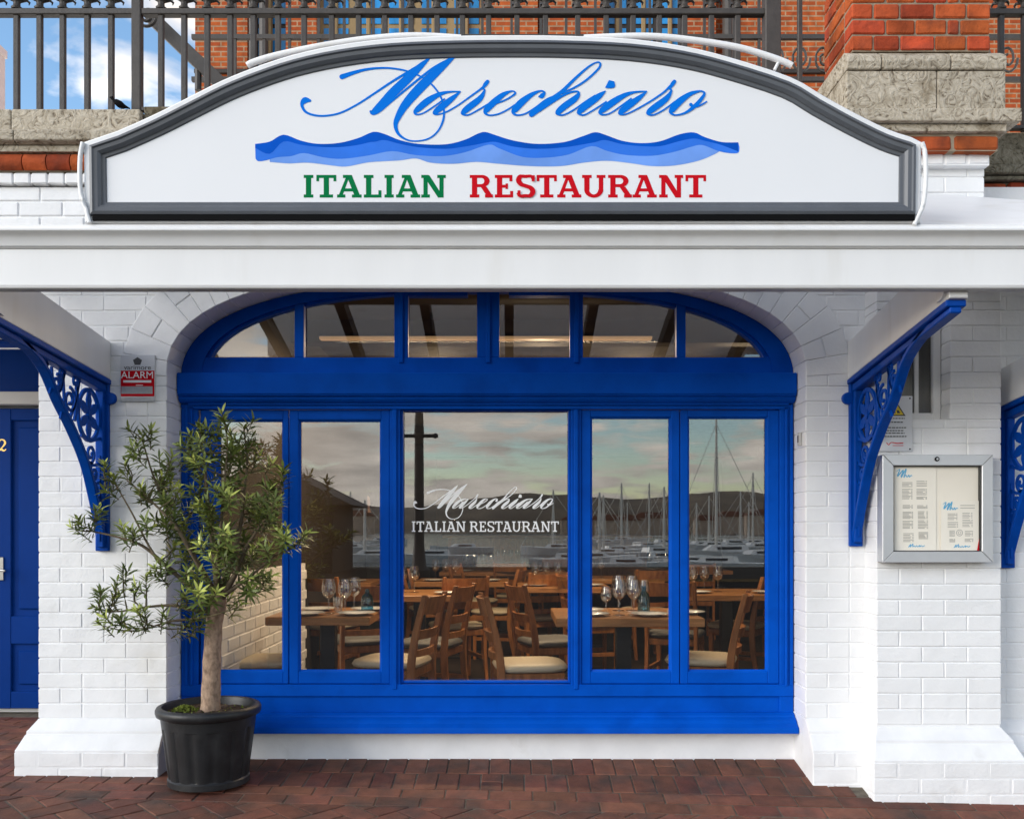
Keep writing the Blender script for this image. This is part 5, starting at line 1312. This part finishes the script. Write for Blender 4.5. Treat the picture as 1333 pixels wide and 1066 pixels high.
# a member of staff standing at the back of the room
def person(px, d, label):
    x = at(px, d); y = d - D
    r = thing('person', label, 'person', (x, y, FZ), world=False)
    J = {'pel': (0, 0, .93, .13, .10), 'wai': (0, .0, 1.08, .115, .085), 'che': (0, 0, 1.28, .145, .095), 'nec': (0, .0, 1.44, .05, .05), 'hd0': (0, -.01, 1.50, .06, .068), 'hd1': (0, -.012, 1.575, .075, .088), 'hd2': (0, -.005, 1.65, .055, .07),
         'ls': (-.16, 0, 1.36, .05, .05), 'le': (-.22, .02, 1.10, .038, .038), 'lw': (-.17, -.16, .98, .026, .026), 'lh': (-.12, -.24, .98, .032, .02),
         'rs': (.16, 0, 1.36, .05, .05), 're': (.23, .02, 1.10, .038, .038), 'rw': (.21, -.05, .86, .026, .026), 'rh': (.20, -.07, .77, .022, .032),
         'lt': (-.09, 0, .86, .085, .09), 'lk': (-.10, -.01, .50, .058, .06), 'la': (-.10, .02, .09, .038, .04), 'lf': (-.11, -.12, .035, .038, .03),
         'rt': (.09, 0, .86, .085, .09), 'rk': (.10, -.01, .50, .058, .06), 'ra': (.10, .02, .09, .038, .04), 'rf': (.11, -.12, .035, .038, .03)}
    E = [('pel', 'wai'), ('wai', 'che'), ('che', 'nec'), ('nec', 'hd0'), ('hd0', 'hd1'), ('hd1', 'hd2'), ('che', 'ls'), ('ls', 'le'), ('le', 'lw'), ('lw', 'lh'), ('che', 'rs'), ('rs', 're'), ('re', 'rw'), ('rw', 'rh'), ('pel', 'lt'), ('lt', 'lk'), ('lk', 'la'), ('la', 'lf'), ('pel', 'rt'), ('rt', 'rk'), ('rk', 'ra'), ('ra', 'rf')]
    ks = list(J); me = bpy.data.meshes.new('body'); me.from_pydata([J[k][:3] for k in ks], [(ks.index(a), ks.index(c)) for a, c in E], [])
    me.materials.append(M['skin']); o = link('body', me, r); o.modifiers.new('skin', 'SKIN')
    if not me.skin_vertices: return r
    for k, v in zip(ks, me.skin_vertices[0].data): v.radius = J[k][3:5]; v.use_root = (k == 'pel')
    sd = o.modifiers.new('sub', 'SUBSURF'); sd.levels = 2; sd.render_levels = 2
    b = MB(); b.loft([[(math.cos(t)*a, math.sin(t)*c + yo, z) for t in fr(0, 2*PI, 20)[:-1]] for z, a, c, yo in ((.12, .17, .12, 0), (.5, .18, .13, 0), (.9, .185, .15, 0), (1.08, .15, .12, 0), (1.28, .19, .13, 0), (1.38, .17, .11, 0), (1.43, .07, .07, 0))]); b.build('dress', M['black_cloth'], r, smooth=60)
    for s, e, w in (('ls', 'le', 'lw'), ('rs', 're', 'rw')):
        MB().tube(cat([J[s][:3], J[e][:3], J[w][:3]], 4), [.062, .06, .056, .052, .05, .046, .043, .04, .036], 10).build('sleeve', M['black_cloth'], r, smooth=60)
    b = MB(); b.loft([[(math.cos(t)*a, math.sin(t)*c + .022, z) for t in fr(0, 2*PI, 16)[:-1]] for z, a, c in ((1.44, .085, .05), (1.50, .108, .075), (1.58, .108, .095), (1.66, .09, .09), (1.71, .05, .055), (1.725, .01, .01))]); b.build('hair', M['dark_hair'], r, smooth=60)
    return r
M['skin'] = mat('skin', (.45, .27, .19), .6); M['black_cloth'] = mat('black_cloth', (.015, .014, .014), .8); M['dark_hair'] = mat('dark_hair', (.02, .012, .008), .6)
person(477, 10.5, 'person in black with bobbed dark hair standing far back behind the left casement')

# ---------------------------------------------------------------- pot and tree
PC = Vector((WX(272, -.2), -.2, 0)); PC.z = zg(PC.x, PC.y) + .004
pot = thing('plant_pot', 'large black ribbed plastic plant pot standing against the white pier', 'plant pot', tuple(PC))
R0, R1, PH = .178, .226, .372
b = MB(); seg = 96
def potr(t, k):
    r_ = lerp(R0, R1, t)
    if .10 < t < .74:
        a = (k/seg*14) % 1; r_ -= .0075 if .28 < a < .46 else (0.0035 if .2 < a < .54 else 0)
    return r_
rings = []
for t in (0, .03, .09, .101, .12, .3, .5, .7, .735, .741, .80, .86, .90): rings.append([(PC.x + potr(t, k)*math.cos(2*PI*k/seg), PC.y + potr(t, k)*math.sin(2*PI*k/seg), PC.z + PH*t) for k in range(seg)])
b.loft(rings, caps=False); b.build('pot_wall', M['pot'], pot, smooth=35)
b = MB(); b.lathe([(R1-.006, PH*.86), (R1+.012, PH*.885), (R1+.016, PH*.92), (R1+.016, PH*.955), (R1+.01, PH*.985), (R1-.002, PH), (R1-.014, PH*.99), (R1-.02, PH*.95), (R1-.03, PH*.6)], tuple(PC), 64, caps=False); b.build('rim', M['pot'], pot, smooth=50)
b = MB(); b.lathe([(R0+.002, .0), (R0+.010, .004), (R0+.010, .03), (R0+.004, .036)], tuple(PC), 64, caps=False); b.build('base_band', M['pot'], pot, smooth=35)
rs = random.Random(3); n = 26
SZ = PH*.90
v = []; f_ = []
for i in range(12):
    for k in range(n):
        r_ = (R1-.02) * i/11; v.append((PC.x + r_*math.cos(2*PI*k/n), PC.y + r_*math.sin(2*PI*k/n), PC.z + SZ + rs.uniform(-.008, .008) + .012*(1-i/11)))
for i in range(11):
    for k in range(n): f_.append((i*n+k, i*n+(k+1) % n, (i+1)*n+(k+1) % n, (i+1)*n+k))
MB().add(v, f_).build('soil', M['soil'], pot)
b = MB()
for i in range(260):     # moss tufts
    a, r_ = rs.uniform(0, 2*PI), abs(rs.gauss(0, .035)); x, y = PC.x - .105 + r_*math.cos(a), PC.y - .03 + r_*.8*math.sin(a); z = PC.z + SZ + .006 + .02*max(0, 1 - r_/.07)
    s = rs.uniform(.006, .012); a2 = rs.uniform(0, PI)
    b.add([(x - s*math.cos(a2), y - s*math.sin(a2), z), (x + s*math.cos(a2), y + s*math.sin(a2), z), (x + rs.uniform(-s, s), y + rs.uniform(-s, s), z + s*1.4)], [(0, 1, 2)])
for i in range(40):
    a, r_ = rs.uniform(0, 2*PI), rs.uniform(.05, .2); x, y = PC.x + r_*math.cos(a), PC.y + r_*math.sin(a); s = rs.uniform(.003, .008)
    b.add([(x-s, y-s, PC.z+SZ), (x+s, y-s, PC.z+SZ), (x, y+s, PC.z+SZ), (x, y, PC.z+SZ+s*2)], [(0,1,3),(1,2,3),(2,0,3)])
tag(b.build('moss', M['moss'], pot), kind='stuff')

tree = thing('potted_tree', 'small evergreen tree with narrow leaf whorls growing in the black pot', 'tree', (PC.x, PC.y, PC.z + SZ))
TB = Vector((PC.x + .005, PC.y, PC.z + SZ - .01))
def TP(px, py, dy): 
    return W(px, py, -.2 + dy)
tp = cat([(*TB, .053), (*(TB + Vector((.003, 0, .04))), .046), (*TP(276, 860, 0), .042), (*TP(279, 810, 0), .039), (*TP(283, 790, .0), .041), (*TP(284, 772, 0), .034)], 6)
b = MB()
rt = random.Random(11)
b.tube([p[:3] for p in tp], [p[3]*(1 + .035*math.sin(i*1.7)) for i, p in enumerate(tp)], 16)
b.build('trunk', M['bark'], tree, smooth=60)
limbs = [
  [(281,800,0,.026),(268,786,-.03,.018),(245,762,-.06,.014),(215,735,-.08,.011),(185,710,-.08,.009),(150,698,-.06,.006),(112,690,-.05,.004)],
  [(284,790,0,.03),(282,750,.02,.022),(276,700,.02,.016),(270,650,.0,.012),(266,600,-.02,.007),(262,568,-.02,.004)],
  [(285,785,0,.024),(305,750,-.04,.016),(320,715,-.05,.012),(335,690,-.08,.008),(352,665,-.1,.005),(368,625,-.1,.0035)],
  [(284,780,0,.024),(300,735,.05,.018),(312,690,.06,.013),(318,640,.06,.009),(322,600,.05,.006),(318,566,.03,.004)],
  [(283,780,0,.022),(262,740,.04,.016),(238,700,.03,.012),(215,655,.0,.009),(198,615,-.03,.006),(186,575,-.03,.004)],
  [(281,795,0,.018),(258,795,-.06,.012),(225,788,-.1,.009),(190,790,-.12,.007),(160,795,-.13,.005),(133,797,-.13,.003)],
  [(281,798,0,.014),(255,805,-.08,.009),(225,808,-.12,.007),(200,815,-.13,.005),(178,822,-.13,.003)],
  [(284,780,0,.016),(310,762,-.1,.010),(335,742,-.13,.008),(360,722,-.14,.005),(386,712,-.14,.0035)],
  [(283,770,0,.018),(285,720,-.1,.013),(288,680,-.14,.010),(292,630,-.14,.007),(296,580,-.11,.004),(293,556,-.1,.003)],
  [(280,770,0,.016),(255,730,-.1,.011),(232,690,-.15,.009),(200,655,-.15,.006),(165,625,-.12,.004)],
  [(230,745,-.07,.009),(200,720,-.1,.007),(172,668,-.1,.005),(150,630,-.09,.004)],
]
LP = []; b = MB()
for L_ in limbs:
    C = cat([(*TP(x, y, dy), r_) for x, y, dy, r_ in L_], 5); LP.append(C)
    b.tube([c[:3] for c in C], [c[3]*.8 for c in C], 7)
b.build('limbs', M['limb'], tree, smooth=60)
# twigs and leaf whorls
tw = MB(); lf = MB(); shade_of = []
def leaf(base, d, up, ln, wd, tint):
    d = d.normalized(); s = d.cross(up); s = s.normalized() if s.length > 1e-4 else Vector((1, 0, 0)); nn = s.cross(d)
    P = []
    for t, w in ((0, .25), (.35, 1), (.7, .8), (1, .05)):
        c = base + d*ln*t + nn*(-ln*.18*t*t); P += [c - s*wd*w*.5 + nn*wd*.12*w, c + s*wd*w*.5 + nn*wd*.12*w]
    lf.add(P, [(0,1,3,2), (2,3,5,4), (4,5,7,6)]); shade_of.extend([tint]*8)
def spray(p0, d, ln, fresh, rnd):
    d = d.normalized(); n = int(ln/.0048); a = rnd.uniform(0, 6)
    side = d.cross(Vector((0, 0, 1))); side = side.normalized() if side.length > .1 else Vector((1, 0, 0)); oth = side.cross(d)
    tw.tube([p0, p0 + d*ln*.5, p0 + d*ln], [.0028, .0023, .0014], 4)
    for i in range(n):
        t = (i+.5)/n; a += 2.4; rad = side*math.cos(a) + oth*math.sin(a); lift = lerp(.25, 1.25, t**1.5)
        L = rnd.uniform(.046, .072)*(1 - .3*abs(t-.45)) * (.8 if t > .9 else 1)
        tn = min(1, max(0, fresh*(.12 + .88*t**1.6) + rnd.uniform(-.1, .15)))
        leaf(p0 + d*ln*t + rad*.002, rad + d*lift, d, L, rnd.uniform(.010, .0135), tn)
tips = [(99,690,-.05),(128,668,-.05),(140,640,-.06),(152,625,-.09),(165,605,-.1),(185,572,-.03),(197,565,-.02),(176,595,-.06),(128,797,-.13),(133,814,-.13),(150,772,-.13),(146,785,-.12),(160,810,-.14),(184,824,-.13),(200,820,-.13),(212,800,-.12),(176,770,-.1),
 (240,578,.0),(262,560,-.02),(250,600,-.06),(292,550,-.1),(283,570,.0),(305,572,.0),(320,562,.03),(328,580,.05),(335,598,.05),(352,606,.0),(368,618,-.1),(357,640,-.1),(342,655,-.12),(352,680,-.12),(372,690,-.1),(390,712,-.14),(366,722,-.14),(350,752,-.14),(345,768,-.12),(325,770,-.14),(310,790,-.14),(333,735,-.14),
 (222,600,-.1),(210,622,-.12),(232,640,-.12),(190,650,-.12),(175,700,-.1),(195,690,-.12),(215,680,-.14),(160,690,-.08),(240,818,-.1),(228,790,-.12),(262,815,-.1),(205,745,-.12),(190,755,-.12),(160,745,-.1)]
rnd = random.Random(21)
for i in range(66):
    a, q = rnd.uniform(0, 2*PI), math.sqrt(rnd.random())
    tips.append((272 + 92*q*math.cos(a), 680 + 108*q*math.sin(a), rnd.uniform(-.27, .17)))
for C in LP:
    e0, e1 = Vector(C[-3][:3]), Vector(C[-1][:3]); spray(e1 - (e1-e0).normalized()*.05, (e1-e0).normalized() + Vector((0, -.1, .3)), .09, .8, rnd)
allp = [(Vector(c[:3]), c[3]) for C in LP for k, c in enumerate(C) if k > 6]
for (px, py, dy) in tips:
    T = TP(px, py, dy)
    near = sorted(allp, key=lambda q: (q[0]-T).length + (.22 if q[0].z > T.z + .02 else 0))[:4]; S0 = near[rnd.randrange(2)][0]
    dlt = T - S0; ln = dlt.length
    if ln < .03: dlt = Vector((rnd.uniform(-1, 1), rnd.uniform(-1, 0), 1)); ln = .08; T = S0 + dlt.normalized()*ln
    if ln > .34: continue
    mid = S0.lerp(T, .55) + Vector((rnd.uniform(-.02, .02), rnd.uniform(-.02, .02), -.06*ln))
    tw.tube(cat([tuple(S0), tuple(mid), tuple(T)], 4), [.0045 - .0022*i/8 for i in range(9)], 5)
    dd = (T - mid).normalized() + Vector((0, -.15, .75)); sl_ = rnd.uniform(.07, .13)
    spray(T - dd.normalized()*sl_*.75, dd, sl_, rnd.uniform(.35, 1.0), rnd)
    for k in range(rnd.choice((0, 1, 1, 2))):
        q = S0.lerp(T, rnd.uniform(.35, .85)); d3 = dd.normalized() + Vector((rnd.uniform(-1, 1), rnd.uniform(-1, .5), rnd.uniform(-.2, .8)))
        spray(q, d3, rnd.uniform(.045, .085), rnd.uniform(.1, .8), rnd)
tag(tw.build('twigs', M['twig'], tree), kind='stuff')
fo = lf.build('foliage', None, tree) if False else None
me = bpy.data.meshes.new('foliage'); me.from_pydata(lf.v, [], lf.f)
at_ = me.attributes.new('fresh', 'FLOAT', 'POINT'); at_.data.foreach_set('value', shade_of)
m = bpy.data.materials.new('evergreen_leaf'); m.use_nodes = True; N = m.node_tree.nodes; L = m.node_tree.links; bs = N['Principled BSDF']
an = N.new('ShaderNodeAttribute'); an.attribute_name = 'fresh'; rp = N.new('ShaderNodeValToRGB'); e = rp.color_ramp.elements
e[0].position = .0; e[0].color = (.058, .086, .022, 1); e[1].position = .95; e[1].color = (.58, .62, .13, 1); k = e.new(.45); k.color = (.185, .23, .05, 1)
L.new(an.outputs['Fac'], rp.inputs[0]); L.new(rp.outputs[0], bs.inputs['Base Color']); bs.inputs['Roughness'].default_value = .42; bs.inputs['Specular IOR Level'].default_value = .35
bs.inputs['Subsurface Weight'].default_value = 0
me.materials.append(m); fo = link('foliage', me, tree); tag(fo, kind='stuff')

# ---------------------------------------------------------------- harbour across the street (seen in the panes)
def big(name, pts, m): o = MB().sheet(pts).build(name, m); tag(o, kind='structure'); return o
M['quay'] = mat('quay_asphalt', (.05, .045, .04), .95, spec=.03, var=.2, vscale=1)
M['water'] = mat('harbour_water', (.05, .065, .07), .12, var=.2, vscale=.05, bump=.3, bscale=.6)
M['hull'] = mat('white_hull', (.85, .85, .83), .3)
M['cabin'] = mat('cabin_dark', (.06, .06, .07), .3)
M['mast'] = mat('mast_alloy', (.75, .72, .66), .5)
M['hill'] = mat('wooded_hill', (.20, .15, .10), .9, var=.3, vscale=.02, col2=(.13, .095, .06), c2scale=.012)
zq = zg(0, -26) - .002
big('quay', [(-400, -26, zq), (400, -26, zq), (400, -36, zq), (-400, -36, zq)], M['quay'])
b = MB(); b.box(-400, 400, -36.5, -36, -4, zq-.002); tag(b.build('quay_wall', M['stone_dark']), 'stone quay wall along the harbour edge mirrored in the panes', 'wall')
big('water', [(-4000, -36, -2.4), (4000, -36, -2.4), (4000, -3000, -2.4), (-4000, -3000, -2.4)], M['water'])
v = []; f_ = []; n = 120; rh = random.Random(5)
for i in range(n+1):
    x = -1600 + 3200*i/n; h_ = 44 + 7*math.sin(i*.21) + 6*math.sin(i*.53+1) + 3*rh.random()
    for y, k in ((-1050, 0), (-1150, .45), (-1300, 1), (-1500, .7)): v.append((x, y, -2.4 + (h_+2.4)*k))
for i in range(n):
    for k in range(3): f_.append((i*4+k, i*4+k+1, i*4+5+k, i*4+4+k))
o = MB().add(v, f_).build('hills', M['hill'], None, smooth=80); tag(o, kind='structure')
def boat(x, y, ln, mh, ang, label):
    r = thing('sailing_boat', label, 'boat', (x, y, -2.4), group='boats moored in the harbour', world=False); r.rotation_euler = (0, 0, ang)
    b = MB(); rings = []
    for t in fr(-1, 1, 10):
        w = .17*ln*(1 - max(0, t)**2.2)*(1 - .25*max(0, -t)); w = max(w, .03)
        rings.append([(t*ln/2, -w, ln*.09 + .03*ln*max(0, t)), (t*ln/2, -w*.7, -.1), (t*ln/2, w*.7, -.1), (t*ln/2, w, ln*.09 + .03*ln*max(0, t))])
    b.loft(rings); b.build('hull', M['hull'], r, smooth=40)
    b = MB(); b.loft([[(-.22*ln, -.1*ln, ln*.09), (-.22*ln, .1*ln, ln*.09), (-.2*ln, .085*ln, ln*.15), (-.2*ln, -.085*ln, ln*.15)], [(.18*ln, -.07*ln, ln*.09), (.18*ln, .07*ln, ln*.09), (.1*ln, .055*ln, ln*.145), (.1*ln, -.055*ln, ln*.145)]]); b.build('cabin', M['hull'], r)
    MB().box(-.15*ln, .06*ln, -.09*ln, .09*ln, ln*.11, ln*.132).build('cabin_window', M['cabin'], r)
    if mh:
        MB().tube([(.05*ln, 0, ln*.1), (.05*ln, 0, mh)], [.2, .12], 8).build('mast', M['mast'], r)
        MB().tube([(.05*ln, -.09*ln, mh*.55), (.05*ln, .09*ln, mh*.55)], .04, 6).build('spreader', M['mast'], r)
        MB().tube([(.05*ln, 0, ln*.2), (-.38*ln, 0, ln*.2)], .07, 6).build('boom', M['mast'], r)
        b = MB()
        for q in ((.49*ln, 0, ln*.12), (-.49*ln, 0, ln*.1), (.05*ln, .16*ln, ln*.1), (.05*ln, -.16*ln, ln*.1)): b.tube([(.05*ln, 0, mh*.97), q], .035, 4)
        b.build('rigging', M['mast'], r)
    return r
rb = random.Random(9)
def vx(px, y): return (px - CX) * (D + 2*FYW - y) / (S*D)
spec = [(940, -100, 13, 16.2, 'tall masted white yacht mirrored in the rightmost pane'), (805, -120, 10, 10, 'white yacht mirrored left of the tall masted one'), (842, -150, 11, 11.5, 'yacht mirrored at the right sash edge'), (790, -110, 9, 8, 'small yacht mirrored beside the mullion'), (870, -90, 9, 0, 'white motor boat mirrored in the right casement'), (985, -95, 10, 0, 'white motor boat mirrored at the far right pane'), (905, -80, 8, 0, 'low white motor boat mirrored before the tall mast'), (725, -130, 11, 9.5, 'yacht mirrored at the right of the middle pane'), (600, -140, 10, 0, 'white motor boat mirrored left of the lettering'), (960, -170, 12, 11, 'distant yacht mirrored right of the tall mast'), (820, -75, 8, 0, 'white motor boat mirrored low in the right casement'), (460, -140, 10, 0, 'white motor boat mirrored in the left casement'), (910, -160, 11, 8.5, 'distant yacht mirrored left of the tall mast'), (750, -85, 9, 0, 'white motor boat mirrored behind the right mullion')]
spec += [(560, -95, 10, 0, 'white motor boat mirrored beside the lamp standard'), (985, -130, 12, 12, 'yacht mirrored at the right edge of the panes'), (775, -90, 9, 7.5, 'yacht mirrored at the left of the right casement'), (860, -110, 10, 9, 'yacht mirrored at the right edge of the right casement'), (930, -75, 9, 0, 'white motor boat mirrored under the tall mast'), (480, -100, 9, 7, 'yacht mirrored at the right of the left casement')]
for px, y, ln, mh, lb in spec: boat(vx(px, y), y, ln, mh, rb.uniform(-.6, .6) + (PI if rb.random() < .5 else 0), lb)
proto_b = [o for o in COL.objects if o.name.startswith('sailing_boat') and o.parent is None]
yac = [o for o in proto_b if any(c.name.startswith('mast') for c in o.children)]; mot = [o for o in proto_b if o not in yac]
rq = random.Random(4); cnt = [0, 0, 0]
ords = 'first second third fourth fifth sixth seventh eighth ninth tenth eleventh twelfth'.split()
for i in range(24):      # crowded far pontoons
    px = 400 + i*26 + rq.uniform(-8, 8); y = -rq.uniform(150, 270); src = rq.choice(yac if i % 2 == 0 else mot)
    if 525 < px < 735: continue
    o = copy_tree(src); o.location = (vx(px, y), y, -2.4); o.rotation_euler = (0, 0, rq.choice((0, PI)) + rq.uniform(-.4, .4))
    o['label'] = '%s distant %s from the left on the far pontoons mirrored in the panes' % (ords[cnt[i % 2]], 'yacht' if i % 2 == 0 else 'motor boat'); cnt[i % 2] += 1
M['far_house'] = mat('far_house_render', (.55, .42, .32), .8); M['far_roof'] = mat('far_house_roof', (.25, .11, .07), .8)
for i in range(14):
    px = 380 + i*48 + rq.uniform(-14, 14); y = -700 - rq.uniform(0, 150); x = vx(px, y); w = rq.uniform(9, 20); hh = rq.uniform(7, 14)
    if 525 < px < 735: continue
    t = thing('shore_house', '%s pale house from the left on the far shore mirrored in the panes' % (ords + ['thirteenth', 'fourteenth'])[cnt[2]], 'house', (x, y, -2.4), group='houses on the far shore'); cnt[2] += 1
    MB().box(x-w, x+w, y-8, y, -2.4, hh).build('wall', M['far_house'], t); MB().prism([(x-w-1, hh), (x+w+1, hh), (x+w*.5, hh+5), (x-w*.5, hh+5)], y-9, y+1).build('roof', M['far_roof'], t)
# lamp standard with cross bar on the quay
M['lamp_iron'] = mat('brown_lamp_iron', (.10, .075, .06), .6)
lx = vx(545, -20); zl = zg(lx, -20) ; ty = EYE + (HZ - 537) * (D + 2*FYW + 20) / (S*D)
lp = thing('lamp_standard', 'tall dark lamp standard with a ladder bar mirrored in the middle pane', 'lamp post', (lx, -20, zl))
MB().lathe([(.3, 0), (.3, .5), (.2, .6), (.14, 1.2), (.125, ty-zl-1.0), (.12, ty-zl-.7), (.14, ty-zl-.65), (.11, ty-zl)], (lx, -20, zl), 12).build('post', M['lamp_iron'], lp, smooth=40)
MB().tube([(lx-.42, -20, ty-.62), (lx+.42, -20, ty-.62)], .05).build('ladder_bar', M['iron'], lp)
b = MB(); [b.lathe([(.0, -.08), (.08, -.04), (.08, .04), (0, .08)], (lx+s*.44, -20, ty-.62), 10) for s in (-1, 1)]; b.build('bar_ends', M['iron'], lp)
# quayside hut
hx = vx(405, -30)
hut = thing('quayside_hut', 'dark gabled hut on the quay mirrored in the left casement', 'hut', (hx, -32, zq))
MB().box(hx-4.2, hx+.8, -34.5, -30, zq, zq+2.6).build('wall', M['dark_wall'], hut)
MB().prism([(hx-4.8, zq+2.6), (hx+1.6, zq+2.6), (hx-1.2, zq+4.0), (hx-2.4, zq+4.0)], -34.9, -29.6).build('roof', M['rafter'], hut)
for i in range(3): MB().box(hx-3.6+i*1.4, hx-2.6+i*1.4, -29.99, -29.94, zq+1, zq+2).build('window', M['cabin'], hut)
for i in range(3): MB().box(hx-3.4, hx-3.3, -29.93, -29.9, zq+1, zq+2) if False else None
